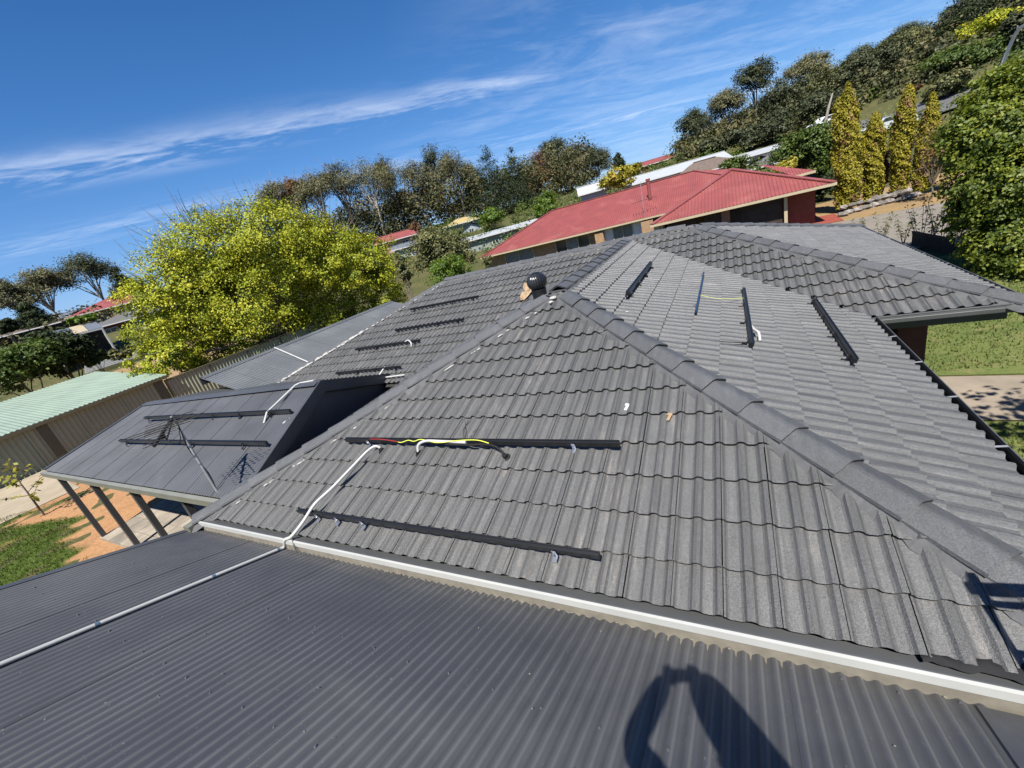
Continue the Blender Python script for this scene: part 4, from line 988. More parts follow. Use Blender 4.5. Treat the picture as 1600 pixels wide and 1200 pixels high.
drape('concrete_slab', [(-27.2, 1.3), (-21.3, 1.9), (-20.95, 3.85), (-27.2, 4.5)], CONC, .022, 2.0)
# ------------------------------------------------------------------ trees and shrubs
def sph(n):
    v = RNG.normal(size=(n, 3)); return v/np.linalg.norm(v, axis=1, keepdims=True)
def crown_points(lobes, n, clump=.28, per=26, fill=.55, low=-.75):
    """leaves gathered in clumps over the lobes; returns points, outward normals and a tint per leaf"""
    L = np.array(lobes, float); area = (L[:, 3]*L[:, 4]+L[:, 3]*L[:, 5]+L[:, 4]*L[:, 5]); pr = area/area.sum()
    nc = max(6, int(n/per)); idx = RNG.choice(len(L), nc, p=pr); d = sph(nc)
    d[:, 2] = np.where(d[:, 2] < low, -d[:, 2], d[:, 2])
    r = 1-(1-fill)*RNG.random(nc)**1.6
    r = r*(1+RNG.normal(0, .07, nc)); c = L[idx, :3]+d*L[idx, 3:6]*r[:, None]
    size = L[idx, 3:6].mean(1)*clump*RNG.uniform(.6, 1.35, nc)
    rep = RNG.integers(int(per*.5), int(per*1.5)+1, nc); k = np.repeat(np.arange(nc), rep)
    off = RNG.normal(size=(len(k), 3))*size[k][:, None]*.55; off[:, 2] *= .75
    P = c[k]+off; out = d[k]*1.0+np.array((0, 0, .55))+RNG.normal(0, .6, (len(k), 3))
    ct = RNG.normal(0, .17, nc); tint = .45+ct[k]+RNG.normal(0, .16, len(k))
    return P, out, tint
def trunk_mesh(base, tops, r, mat, parent, bend=.08, first=.35, twigs=0):
    mb = MB(); base = np.array(base, float); top = np.mean(np.array(tops, float), 0); fork = base+(top-base)*first+RNG.normal(0, bend, 3)*np.linalg.norm(top-base)*.4*np.array((1, 1, 0))
    mid = (base+fork)/2+RNG.normal(0, bend, 3)*np.array((1, 1, 0))
    mb.tube([base-np.array((0, 0, .3)), base, mid, fork], [r*1.35, r*1.15, r*.95, r*.8], 7)
    for t in tops:
        t = np.array(t, float); m1 = fork+(t-fork)*.45+RNG.normal(0, .06, 3)*np.linalg.norm(t-fork)+np.array((0, 0, .08))*np.linalg.norm(t-fork)
        mb.tube([fork-(fork-mid)*.05, m1, t], [r*.6, r*.36, r*.12], 5, cap=False)
        for q in range(twigs):
            e = t+sph(1)[0]*np.linalg.norm(t-fork)*.38; mb.tube([m1+(t-m1)*RNG.uniform(.1, .9), e], [r*.2, r*.05], 4, cap=False)
    return mb.build('trunk', mat, parent, True, local=True)
def plant(kind, label, x, y, zc, rx, rz, zb, group=None, ry=None, leaf=None, n=None, mat=None, cat='tree', seed=None):
    """one tree or shrub: crown centre height zc, half width rx, half height rz, standing on zb; parts in local coordinates"""
    h = zc-zb; ry = ry or rx; t = thing({'gum': 'gum_tree', 'pine': 'conifer', 'leafy': 'tree', 'bush': 'shrub', 'bare': 'bare_tree'}[kind], label, cat, (x, y, zb), group)
    if kind == 'gum':
        k = int(RNG.integers(8, 13)); lobes = []
        for i in range(k):
            a = 2*math.pi*(i*.382)+RNG.uniform(-.4, .4); q = RNG.uniform(.25, .85) if i else 0
            zz = h+rz*(.75-1.35*q*RNG.uniform(.2, 1.1)); s = RNG.uniform(.34, .52)
            lobes.append((math.cos(a)*rx*q*.85, math.sin(a)*ry*q*.85, zz, rx*s, ry*s, rz*s*.75))
        P, O, tint = crown_points(lobes, n or 9500, .45, 24, .30, -.5)
        leaves('crown', P, O, leaf or .36, mat or LF_GUM, tint, .38, t, True)
        trunk_mesh((0, 0, 0), [l[:3] for l in lobes], max(.16, .021*(h+rz)), BARK_W, t, .12, .45, 2)
    elif kind == 'pine':
        lobes = []; k = 7
        for i in range(k):
            s = i/(k-1); w = (1-.75*s**1.5); a = i*2.4; lobes.append((math.cos(a)*rx*.22*w, math.sin(a)*ry*.22*w, h-rz+2*rz*(.1+.82*s), rx*w*.95, ry*w*.95, rz*.32))
        P, O, tint = crown_points(lobes, n or 9500, .36, 24, .4)
        leaves('crown', P, O, leaf or .34, mat or LF_DARK, tint, .35, t, True)
        trunk_mesh((0, 0, 0), [(0, 0, h+rz*.6), (rx*.3, 0, h), (-rx*.3, .1, h-.2*rz)], max(.14, .016*(h+rz)), BARK, t, .03, .5)
    elif kind in ('leafy', 'bush'):
        lobes = []; k = 9 if kind == 'leafy' else 7
        for i in range(k):
            a = 2*math.pi*i*.382+RNG.uniform(-.3, .3); q = RNG.uniform(.35, .62) if i else 0; s = RNG.uniform(.42, .62)
            lobes.append((math.cos(a)*rx*q, math.sin(a)*ry*q, h+rz*RNG.uniform(-.42, .48)*(1 if i else 0), rx*s, ry*s, rz*s))
        P, O, tint = crown_points(lobes, n or 9000, .30, 26, .4)
        leaves('crown', P, O, leaf or .3, mat or LF_GREEN, tint, .6, t, True)
        trunk_mesh((0, 0, 0), [l[:3] for l in lobes[:6]], max(.06, .018*(h+rz)), BARK, t, .06, .3)
    elif kind == 'bare':
        tops = [(RNG.uniform(-1, 1)*rx, RNG.uniform(-1, 1)*ry, h+RNG.uniform(-.3, 1)*rz) for _ in range(14)]
        trunk_mesh((0, 0, 0), tops, max(.05, .012*(h+rz)), BARK, t, .05, .25, 3)
        P, O, tint = crown_points([(0, 0, h, rx*.9, ry*.9, rz*.9)], n or 700, .3, 8, .2); leaves('dry_leaves', P, O, leaf or .16, mat or LF_RUST, tint, .5, t, True)
    return t
TREES = [
{'kind': 'gum', 'label': 'dull sparse gum tree cut by the left edge of the picture', 'x': -95.16, 'y': 23.41, 'zc': 8.66, 'rx': 3.26, 'rz': 3.26, 'zb': 2.19, 'mat': 'gum', 'group': 'gum trees on the wooded slope behind'},
{'kind': 'gum', 'label': 'wide gum tree with pale leaning trunk above the dark conifer at far left', 'x': -98.95, 'y': 28.61, 'zc': 9.16, 'rx': 4.41, 'rz': 3.78, 'zb': 2.52, 'mat': 'gum', 'group': 'gum trees on the wooded slope behind'},
{'kind': 'gum', 'label': 'tallest broad gum at far left, just behind the small red roof', 'x': -101.86, 'y': 35.89, 'zc': 10.17, 'rx': 5.79, 'rz': 4.17, 'zb': 2.81, 'mat': 'gumd', 'group': 'gum trees on the wooded slope behind'},
{'kind': 'pine', 'label': 'dark rounded conifer left of the pale shed at far left', 'x': -85.18, 'y': 22.11, 'zc': 5.44, 'rx': 1.95, 'rz': 1.77, 'zb': 1.41, 'mat': 'dark'},
{'kind': 'pine', 'label': 'dark conifer between the small red roof and the chartreuse tree', 'x': -88.33, 'y': 34.98, 'zc': 7.1, 'rx': 2.12, 'rz': 2.97, 'zb': 2.07, 'mat': 'dark'},
{'kind': 'bush', 'label': 'dark low bush cut by the left edge under the gums', 'x': -78.05, 'y': 17.56, 'zc': 4.17, 'rx': 1.1, 'rz': 1.1, 'zb': 0.55, 'mat': 'dark', 'cat': 'shrub'},
{'kind': 'bush', 'label': 'dark feathery bush behind the mint shed roof', 'x': -42.54, 'y': 11.23, 'zc': -0.41, 'rx': 2.22, 'rz': 1.94, 'zb': -4.33, 'mat': 'dark', 'leaf': 0.22, 'n': 11000, 'cat': 'shrub'},
{'kind': 'bush', 'label': 'lighter green dense bush at the left edge behind the mint roof', 'x': -41.12, 'y': 8.56, 'zc': -0.47, 'rx': 2.59, 'rz': 1.84, 'zb': -4.47, 'mat': 'hedge', 'leaf': 0.22, 'n': 10000, 'cat': 'shrub'},
{'kind': 'bush', 'label': 'small mid green bush by the garden steps', 'x': -44.07, 'y': 13.2, 'zc': -1.37, 'rx': 0.91, 'rz': 0.6, 'zb': -4.15, 'mat': 'hedge', 'leaf': 0.2, 'n': 3000, 'cat': 'shrub'},
{'kind': 'bush', 'label': 'low yellow green hedge above the striped carport roof', 'x': -62.98, 'y': 19.74, 'zc': 2.42, 'rx': 1.41, 'rz': 0.49, 'zb': -1.37, 'mat': 'green', 'n': 2600, 'cat': 'shrub'},
{'kind': 'bush', 'label': 'olive bush beside the carport below the chartreuse tree', 'x': -45.47, 'y': 15.38, 'zc': -1.6, 'rx': 0.76, 'rz': 0.65, 'zb': -3.95, 'mat': 'olive', 'leaf': 0.2, 'n': 2500, 'cat': 'shrub'},
{'kind': 'gum', 'label': 'brownish gum at the left end of the wood, above the chartreuse tree', 'x': -79.8, 'y': 63.52, 'zc': 15.38, 'rx': 5.24, 'rz': 4.45, 'zb': 3.12, 'mat': 'gum', 'group': 'gum trees on the wooded slope behind'},
{'kind': 'gum', 'label': 'brownish gum second from the left end of the wood', 'x': -73.91, 'y': 67.36, 'zc': 14.88, 'rx': 6.06, 'rz': 4.74, 'zb': 3.14, 'mat': 'gum', 'group': 'gum trees on the wooded slope behind'},
{'kind': 'gum', 'label': 'tall airy gum with a long white trunk left of the pink cottage', 'x': -66.86, 'y': 75.7, 'zc': 14.13, 'rx': 7.13, 'rz': 5.49, 'zb': 3.5, 'mat': 'gum', 'group': 'gum trees on the wooded slope behind'},
{'kind': 'gum', 'label': 'gum with slanting pale trunk above the pink cottage', 'x': -60.15, 'y': 83.61, 'zc': 12.0, 'rx': 6.3, 'rz': 6.3, 'zb': 3.91, 'mat': 'gum', 'group': 'gum trees on the wooded slope behind'},
{'kind': 'gum', 'label': 'tallest light gum in the middle of the wood', 'x': -51.52, 'y': 85.71, 'zc': 11.72, 'rx': 5.02, 'rz': 5.58, 'zb': 3.56, 'mat': 'gum', 'group': 'gum trees on the wooded slope behind'},
{'kind': 'gum', 'label': 'dark gum filling the gap behind the tallest light gum', 'x': -69.49, 'y': 87.84, 'zc': 9.85, 'rx': 5.33, 'rz': 4.7, 'zb': 4.55, 'mat': 'gumd', 'group': 'gum trees on the wooded slope behind'},
{'kind': 'gum', 'label': 'thin gum squeezed between the two leftmost brown gums', 'x': -80.82, 'y': 68.58, 'zc': 15.8, 'rx': 3.58, 'rz': 4.96, 'zb': 3.51, 'mat': 'rust', 'group': 'gum trees on the wooded slope behind'},
{'kind': 'gum', 'label': 'gum with spreading top between the second brown gum and the white trunked gum', 'x': -72.88, 'y': 74.2, 'zc': 16.3, 'rx': 4.71, 'rz': 5.27, 'zb': 3.62, 'mat': 'gum', 'group': 'gum trees on the wooded slope behind'},
{'kind': 'gum', 'label': 'slim gum just right of the long white trunk', 'x': -66.51, 'y': 82.54, 'zc': 14.27, 'rx': 3.78, 'rz': 6.11, 'zb': 4.05, 'mat': 'gum', 'group': 'gum trees on the wooded slope behind'},
{'kind': 'gum', 'label': 'high crowned gum left of the tallest light gum', 'x': -57.81, 'y': 88.85, 'zc': 14.99, 'rx': 4.39, 'rz': 5.56, 'zb': 4.18, 'mat': 'gumd', 'group': 'gum trees on the wooded slope behind'},
{'kind': 'gum', 'label': 'small gum tucked between the tallest light gum and the dark she-oak', 'x': -50.45, 'y': 90.94, 'zc': 9.11, 'rx': 3.52, 'rz': 5.57, 'zb': 3.91, 'mat': 'gum', 'group': 'gum trees on the wooded slope behind'},
{'kind': 'pine', 'label': 'dark green she-oak left of the round pale bush', 'x': -41.36, 'y': 82.18, 'zc': 8.81, 'rx': 4.39, 'rz': 6.19, 'zb': 2.6, 'mat': 'dark'},
{'kind': 'pine', 'label': 'dark green she-oak standing right of its twin, above the long grey shed', 'x': -38.09, 'y': 87.03, 'zc': 7.54, 'rx': 4.0, 'rz': 6.13, 'zb': 2.9, 'mat': 'dark'},
{'kind': 'gum', 'label': 'reddish brown thin gum between the she-oaks and the far round crown', 'x': -38.15, 'y': 101.04, 'zc': 8.1, 'rx': 3.93, 'rz': 5.44, 'zb': 4.02, 'mat': 'rust', 'group': 'gum trees on the wooded slope behind'},
{'kind': 'leafy', 'label': 'round dark crown sticking up highest over the middle of the wood', 'x': -41.92, 'y': 125.17, 'zc': 16.06, 'rx': 4.66, 'rz': 3.94, 'zb': 5.14, 'mat': 'gumd'},
{'kind': 'leafy', 'label': 'flat dark crown on the skyline right of the round dark crown', 'x': -33.94, 'y': 123.42, 'zc': 12.06, 'rx': 5.55, 'rz': 3.12, 'zb': 4.87, 'mat': 'gumd'},
{'kind': 'gum', 'label': 'olive gum right of the reddish one, above the red roof', 'x': -30.9, 'y': 103.48, 'zc': 7.71, 'rx': 5.37, 'rz': 5.07, 'zb': 3.9, 'mat': 'gum', 'group': 'gum trees on the wooded slope behind'},
{'kind': 'gum', 'label': 'slim grey green gum at the right end of the middle wood', 'x': -24.76, 'y': 101.01, 'zc': 6.73, 'rx': 3.43, 'rz': 4.28, 'zb': 3.52, 'mat': 'gumd', 'group': 'gum trees on the wooded slope behind'},
{'kind': 'pine', 'label': 'small dark round conifer on the skyline left of the rust red house', 'x': -22.36, 'y': 112.8, 'zc': 7.64, 'rx': 1.54, 'rz': 1.84, 'zb': 4.15, 'mat': 'dark'},
{'kind': 'bush', 'label': 'round pale green bush below the she-oaks', 'x': -33.52, 'y': 63.72, 'zc': 2.21, 'rx': 2.18, 'rz': 1.45, 'zb': -0.27, 'mat': 'green', 'n': 4200, 'cat': 'shrub'},
{'kind': 'bush', 'label': 'yellow green bush at the end of the long grey shed', 'x': -22.9, 'y': 59.76, 'zc': 1.23, 'rx': 2.37, 'rz': 1.83, 'zb': -1.6, 'mat': 'green', 'n': 5000, 'cat': 'shrub'},
{'kind': 'leafy', 'label': 'small yellowing tree behind the ridge of the red roof', 'x': -12.62, 'y': 58.66, 'zc': 1.86, 'rx': 2.62, 'rz': 1.31, 'zb': -2.26, 'mat': 'yel', 'n': 4200},
{'kind': 'leafy', 'label': 'second yellowing tree on the skyline behind the pale roofs', 'x': -12.52, 'y': 70.9, 'zc': 2.94, 'rx': 2.12, 'rz': 1.16, 'zb': -0.34, 'mat': 'yel', 'n': 2500},
{'kind': 'bush', 'label': 'large olive shrub between the chartreuse tree and the red roofed house', 'x': -18.42, 'y': 26.17, 'zc': -0.57, 'rx': 2.34, 'rz': 2.25, 'zb': -4.65, 'mat': 'olive', 'leaf': 0.17, 'n': 15000, 'cat': 'shrub'},
{'kind': 'bush', 'label': 'bright green shrub in front of the large olive shrub', 'x': -16.69, 'y': 23.72, 'zc': -1.62, 'rx': 1.81, 'rz': 1.12, 'zb': -4.65, 'mat': 'green', 'leaf': 0.15, 'n': 6000, 'cat': 'shrub'},
{'kind': 'bush', 'label': 'small dry shrub at the left corner of the brick house', 'x': -19.85, 'y': 34.73, 'zc': -2.52, 'rx': 0.54, 'rz': 0.96, 'zb': -4.57, 'mat': 'olive', 'leaf': 0.14, 'n': 1600, 'cat': 'shrub'},
{'kind': 'bush', 'label': 'russet bush beside the pink cottage', 'x': -42.68, 'y': 55.49, 'zc': 3.65, 'rx': 1.19, 'rz': 0.8, 'zb': -0.59, 'mat': 'rust', 'n': 1500, 'cat': 'shrub'},
{'kind': 'bush', 'label': 'grey green shrub left of the large olive shrub', 'x': -19.56, 'y': 22.74, 'zc': -1.15, 'rx': 0.52, 'rz': 1.31, 'zb': -4.65, 'mat': 'olive', 'leaf': 0.15, 'n': 3000, 'cat': 'shrub'},
{'kind': 'gum', 'label': 'dark layered gum at the left end of the right hillside trees', 'x': -4.93, 'y': 103.88, 'zc': 7.72, 'rx': 3.88, 'rz': 3.88, 'zb': 4.72, 'mat': 'gumd', 'group': 'dark trees on the right hillside'},
{'kind': 'gum', 'label': 'gum with forked white trunk left of the big round dark crown', 'x': 1.08, 'y': 99.99, 'zc': 8.81, 'rx': 3.82, 'rz': 3.82, 'zb': 4.6, 'mat': 'gum', 'group': 'dark trees on the right hillside'},
{'kind': 'leafy', 'label': 'big round dark crown standing highest on the right hillside', 'x': 5.79, 'y': 107.84, 'zc': 14.07, 'rx': 3.93, 'rz': 3.32, 'zb': 6.02, 'mat': 'gumd', 'group': 'dark trees on the right hillside'},
{'kind': 'leafy', 'label': 'dark tree to the right of the highest round crown, lower', 'x': 9.06, 'y': 95.57, 'zc': 7.52, 'rx': 4.15, 'rz': 3.93, 'zb': 4.57, 'mat': 'gumd', 'group': 'dark trees on the right hillside'},
{'kind': 'gum', 'label': 'gum on the skyline between the highest round crown and the cypresses', 'x': 14.68, 'y': 111.03, 'zc': 11.8, 'rx': 4.37, 'rz': 3.16, 'zb': 7.45, 'mat': 'gum', 'group': 'dark trees on the right hillside'},
{'kind': 'leafy', 'label': 'brownish dark tree behind the tallest cypress', 'x': 16.05, 'y': 96.68, 'zc': 8.14, 'rx': 4.2, 'rz': 3.57, 'zb': 5.47, 'mat': 'olive', 'group': 'dark trees on the right hillside'},
{'kind': 'leafy', 'label': 'dark tree behind the shorter second cypress', 'x': 19.78, 'y': 93.94, 'zc': 7.98, 'rx': 4.19, 'rz': 3.39, 'zb': 5.43, 'mat': 'gumd', 'group': 'dark trees on the right hillside'},
{'kind': 'leafy', 'label': 'brown tinged tree behind the third cypress', 'x': 24.65, 'y': 98.98, 'zc': 9.14, 'rx': 3.48, 'rz': 3.07, 'zb': 6.84, 'mat': 'olive', 'group': 'dark trees on the right hillside'},
{'kind': 'leafy', 'label': 'dark green tree below the hill house on the right', 'x': 13.09, 'y': 82.97, 'zc': 4.29, 'rx': 4.06, 'rz': 2.03, 'zb': 2.77, 'mat': 'gumd', 'group': 'dark trees on the right hillside'},
{'kind': 'leafy', 'label': 'low dark tree behind the hedge and the parked car', 'x': 6.74, 'y': 81.72, 'zc': 3.55, 'rx': 3.25, 'rz': 2.1, 'zb': 1.97, 'mat': 'gumd', 'group': 'dark trees on the right hillside'},
{'kind': 'leafy', 'label': 'dark bushy tree over the white house', 'x': 2.59, 'y': 81.96, 'zc': 3.44, 'rx': 2.96, 'rz': 1.78, 'zb': 1.74, 'mat': 'gumd', 'group': 'dark trees on the right hillside'},
{'kind': 'leafy', 'label': 'dark bushy tree at the left over the white house', 'x': -1.93, 'y': 83.98, 'zc': 3.34, 'rx': 2.09, 'rz': 1.47, 'zb': 1.97, 'mat': 'gumd', 'group': 'dark trees on the right hillside'},
{'kind': 'gum', 'label': 'flat topped gum on the skyline left of the widest one on the hill', 'x': 29.99, 'y': 146.97, 'zc': 14.71, 'rx': 4.61, 'rz': 2.61, 'zb': 12.75, 'mat': 'gumd', 'group': 'dark trees on the right hillside'},
{'kind': 'gum', 'label': 'widest flat topped gum alone on the hill skyline', 'x': 37.18, 'y': 145.32, 'zc': 15.66, 'rx': 4.97, 'rz': 2.93, 'zb': 13.47, 'mat': 'gumd', 'group': 'dark trees on the right hillside'},
{'kind': 'gum', 'label': 'tiny gum on the skyline right of the widest flat topped gum', 'x': 42.33, 'y': 143.9, 'zc': 14.73, 'rx': 1.27, 'rz': 1.27, 'zb': 13.77, 'mat': 'gumd', 'group': 'dark trees on the right hillside'},
{'kind': 'leafy', 'label': 'dark dense tree at the foot of the upper right gums', 'x': 33.79, 'y': 106.78, 'zc': 11.04, 'rx': 3.55, 'rz': 2.72, 'zb': 9.0, 'mat': 'dark', 'group': 'dark trees on the right hillside'},
{'kind': 'gum', 'label': 'tall grey gum at the top edge in the upper right', 'x': 37.97, 'y': 118.04, 'zc': 13.21, 'rx': 3.6, 'rz': 3.15, 'zb': 10.85, 'mat': 'gumd', 'group': 'dark trees on the right hillside'},
{'kind': 'gum', 'label': 'wide grey gum in the upper right corner', 'x': 40.79, 'y': 112.85, 'zc': 12.46, 'rx': 4.8, 'rz': 2.92, 'zb': 10.27, 'mat': 'gumd', 'group': 'dark trees on the right hillside'},
{'kind': 'leafy', 'label': 'yellow green round tree in front of the upper right gums', 'x': 32.27, 'y': 92.53, 'zc': 7.92, 'rx': 3.7, 'rz': 1.94, 'zb': 6.46, 'mat': 'chart', 'group': 'dark trees on the right hillside', 'n': 6000},
{'kind': 'leafy', 'label': 'dark tree at the right edge behind the street lamp', 'x': 30.12, 'y': 78.42, 'zc': 5.53, 'rx': 1.9, 'rz': 2.63, 'zb': 3.56, 'mat': 'gumd', 'group': 'dark trees on the right hillside'},
{'kind': 'leafy', 'label': 'dark green spreading tree left of the street lamp', 'x': 25.94, 'y': 79.89, 'zc': 4.86, 'rx': 4.42, 'rz': 1.74, 'zb': 3.56, 'mat': 'hedge', 'group': 'dark trees on the right hillside'},
{'kind': 'leafy', 'label': 'low dark tree on the slope above the curved road', 'x': 27.44, 'y': 96.16, 'zc': 7.73, 'rx': 2.9, 'rz': 1.35, 'zb': 6.72, 'mat': 'gumd', 'group': 'dark trees on the right hillside'},
{'kind': 'leafy', 'label': 'brown green tree just above the road, right of the cypresses', 'x': 21.48, 'y': 68.72, 'zc': 1.82, 'rx': 2.08, 'rz': 1.25, 'zb': 0.89, 'mat': 'olive', 'group': 'dark trees on the right hillside'},
{'kind': 'bush', 'label': 'large bright hedge of shrubs between the white house and the cypresses', 'x': 6.53, 'y': 51.59, 'zc': -0.48, 'rx': 2.76, 'rz': 2.28, 'zb': -3.37, 'mat': 'hedge', 'leaf': 0.26, 'n': 12000, 'cat': 'shrub'},
{'kind': 'bush', 'label': 'darker hedge shrub right behind the tallest cypress', 'x': 8.1, 'y': 49.34, 'zc': -1.63, 'rx': 1.47, 'rz': 2.6, 'zb': -3.62, 'mat': 'hedge', 'leaf': 0.26, 'n': 8000, 'cat': 'shrub'},
{'kind': 'bush', 'label': 'small yellow shrub over the red wing roof', 'x': 4.73, 'y': 47.77, 'zc': -1.19, 'rx': 1.14, 'rz': 0.51, 'zb': -3.92, 'mat': 'yel', 'leaf': 0.22, 'n': 2200, 'cat': 'shrub'},
{'kind': 'bush', 'label': 'dark low bush at the right corner of the red roofed house', 'x': 6.61, 'y': 42.49, 'zc': -3.55, 'rx': 0.8, 'rz': 1.1, 'zb': -4.38, 'mat': 'dark', 'leaf': 0.22, 'n': 3500, 'cat': 'shrub'},
{'kind': 'bush', 'label': 'leafy shrub with fine leaves in front of the white house', 'x': 1.01, 'y': 53.99, 'zc': -0.1, 'rx': 1.74, 'rz': 0.87, 'zb': -3.16, 'mat': 'hedge', 'leaf': 0.2, 'n': 3200, 'cat': 'shrub'},
{'kind': 'bush', 'label': 'orange tinted bush beside the hill road', 'x': 20.29, 'y': 75.31, 'zc': 2.54, 'rx': 0.93, 'rz': 0.62, 'zb': 2.08, 'mat': 'rust', 'n': 1500, 'cat': 'shrub'},
{'kind': 'bush', 'label': 'grey twiggy shrub between the second and third cypress', 'x': 9.39, 'y': 38.88, 'zc': -3.03, 'rx': 0.39, 'rz': 1.9, 'zb': -4.55, 'mat': 'rust', 'leaf': 0.14, 'n': 2600, 'cat': 'shrub'},
{'kind': 'bare', 'label': 'small bare tree on the straw bank right of the cypresses', 'x': 10.22, 'y': 33.48, 'zc': -2.1, 'rx': 0.71, 'rz': 1.56, 'zb': -4.65, 'mat': 'rust'},
{'kind': 'bush', 'label': 'twiggy brown shrub behind the green tree at the right edge', 'x': 11.81, 'y': 36.12, 'zc': -2.46, 'rx': 0.9, 'rz': 1.51, 'zb': -4.63, 'mat': 'olive', 'leaf': 0.16, 'n': 4000, 'cat': 'shrub'}]
MATS_LF = dict(gum=LF_GUM, gumd=LF_GUMD, dark=LF_DARK, olive=LF_OLIVE, green=LF_GREEN, hedge=LF_HEDGE, yel=LF_YEL, rust=LF_RUST, chart=LF_CHART, birch=LF_BIRCH)
for s in TREES: plant(**{k: (MATS_LF[v] if k == 'mat' else v) for k, v in s.items()})

def lobed_tree(name, label, base, lobes, n, leaf, mat, trunk_r, tops=None, twigs=None, cat='tree', clump=.2, fork=.3, per=34):
    t = thing(name, label, cat, base); b = np.array(base)
    lb = [(l[0]-b[0], l[1]-b[1], l[2]-b[2], *l[3:]) for l in lobes]
    P, O, tint = crown_points(lb, n, clump, per, .45, -.85)
    leaves('crown', P, O, leaf, mat, tint, .72, t, True)
    trunk_mesh((0, 0, 0), tops or [l[:3] for l in lb], trunk_r, BARK, t, .06, fork, 1)
    if twigs:
        mb = MB()
        for p, q in twigs:
            p = np.array(p)-b; q = np.array(q)-b; mb.tube([p, (p+q)/2+RNG.normal(0, .06, 3), q], [.02, .014, .006], 4, cap=False)
        tagp(mb.build('twigs', BARK, t, local=True), kind='stuff')
    return t
BIG_LOBES = [(-29.95, 17.13, 3.14, 3.01, 3.01, 2.66), (-27.02, 19.29, 2.81, 3.46, 3.46, 2.89), (-25.53, 21.69, 1.46, 3.03, 3.03, 2.66), (-30.51, 15.01, 0.76, 3.06, 3.06, 3.34), (-30.42, 12.8, 0.15, 1.91, 1.91, 2.61), (-23.77, 23.61, -0.17, 2.7, 2.7, 2.35), (-29.15, 17.5, -0.57, 3.56, 3.56, 2.97), (-28.85, 22.36, -2.52, 3.87, 3.87, 3.21), (-24.21, 24.58, -2.53, 2.01, 2.01, 2.04), (-29.75, 11.79, -2.02, 1.81, 1.81, 1.2), (-31.18, 14.77, -2.85, 2.47, 2.47, 1.56), (-32.13, 19.34, -4.85, 3.38, 3.38, 1.83), (-28.82, 24.0, -5.27, 3.11, 3.11, 1.96)]
BIG_BASE = (-29.73, 18.48, -4.65)
RIGHT_LOBES = [(6.21, 18.49, -0.79, 0.54, 0.54, 0.58), (6.94, 18.76, -0.03, 0.78, 0.78, 0.66), (6.54, 17.84, -1.1, 1.06, 1.06, 0.97), (7.26, 18.1, -0.68, 1.0, 1.0, 1.11), (7.92, 18.36, -0.49, 1.15, 1.15, 1.25), (6.48, 17.33, -2.33, 0.89, 0.89, 0.98), (7.19, 17.05, -2.51, 1.15, 1.15, 1.25), (6.72, 16.7, -3.79, 0.88, 0.88, 0.77), (7.49, 16.37, -4.33, 1.31, 1.31, 1.08), (6.3, 17.5, -3.08, 0.61, 0.61, 0.58)]
RIGHT_BASE = (7.71, 17.37, -4.65)
big_twigs = []
for k in range(170):
    l = BIG_LOBES[RNG.integers(0, 4)]; d = sph(1)[0]; d[2] = abs(d[2])*.8+.35; d /= np.linalg.norm(d)
    p = np.array(l[:3])+d*np.array(l[3:])*.8; q = np.array(l[:3])+d*np.array(l[3:])*RNG.uniform(1.12, 1.38)+np.array((0, 0, RNG.uniform(.2, .9))); big_twigs.append((p, q))
lobed_tree('chartreuse_tree', 'huge rounded chartreuse tree behind the grey verandah roof', BIG_BASE, BIG_LOBES, 210000, .135, LF_CHART, .34, twigs=big_twigs, clump=.17, per=70)
lobed_tree('birch_tree', 'tall leafy green tree filling the right edge above the gutter', RIGHT_BASE, RIGHT_LOBES, 90000, .10, LF_BIRCH, .16, tops=[tuple(l[i]-RIGHT_BASE[i] for i in range(3)) for l in RIGHT_LOBES[2:]])
def cypress(label, x, y, zb, zt, r, tips):
    t = thing('golden_cypress', label, 'cypress', (x, y, zb), 'golden cypress columns above the rock wall'); h = zt-zb
    n = 24000; s = RNG.random(n)**.85; k = RNG.integers(0, len(tips), n)
    a = RNG.uniform(0, 2*math.pi, n); tuft = .5+.5*np.sin(a*5+s*h*9+np.sin(s*h*3)*2); tuft2 = np.sin(a*2+s*h*2.3)
    hk = 1-.09*(k > 0); sk = s/hk; prof = np.clip((1.0-s)*4.2, 0, 1)**.7*(.72+.28*np.clip(s*3, 0, 1))
    rr = r*prof*(.70+.22*tuft+.13*tuft2)*(1-.45*RNG.random(n)**2.2)
    tp = np.array(tips, float)[k]; up = np.clip((s-.45)/.5, 0, 1)[:, None]; nar = 1-.42*up[:, 0]*(len(tips) > 1)
    P = np.stack([np.cos(a)*rr*nar, np.sin(a)*rr*nar, .25+s*(h-.25)*hk], 1); P[:, :2] += tp*up*r*.5+np.stack([np.sin(s*4+x), np.cos(s*3+y)], 1)*.10*s[:, None]
    P += RNG.normal(0, .05, (n, 3)); O = np.stack([np.cos(a), np.sin(a), .5+0*a], 1)+RNG.normal(0, .6, (n, 3))
    cl = (tuft-.5)*.35+np.where(np.sin(a*3+s*11+x)*np.sin(s*19+a+y) > .62, .5, 0)
    leaves('crown', P, O, .135, LF_GOLD, .40+cl+RNG.normal(0, .13, n), .55, t, True)
    MB().tube([(0, 0, -.3), (0, 0, h*.5), (0, 0, h*.9)], [.16, .1, .03], 7).build('trunk', BARK, t, True, True)
CYPRESS = [('tallest golden cypress with twin tips, leftmost of the row', 6.86, 36.05, -4.65, 2.68, 0.85, [(0, 0), (-1.0, 0.3)]), ('shortest golden cypress, second in the row', 8.41, 37.16, -4.63, 0.62, 0.58, [(0, 0)]), ('golden cypress with thin bent tip, third in the row', 9.76, 37.14, -4.62, 1.62, 0.54, [(0, 0)]), ('rightmost golden cypress with browned side', 10.76, 36.76, -4.63, 0.83, 0.55, [(0, 0), (0.5, 0.3)])]
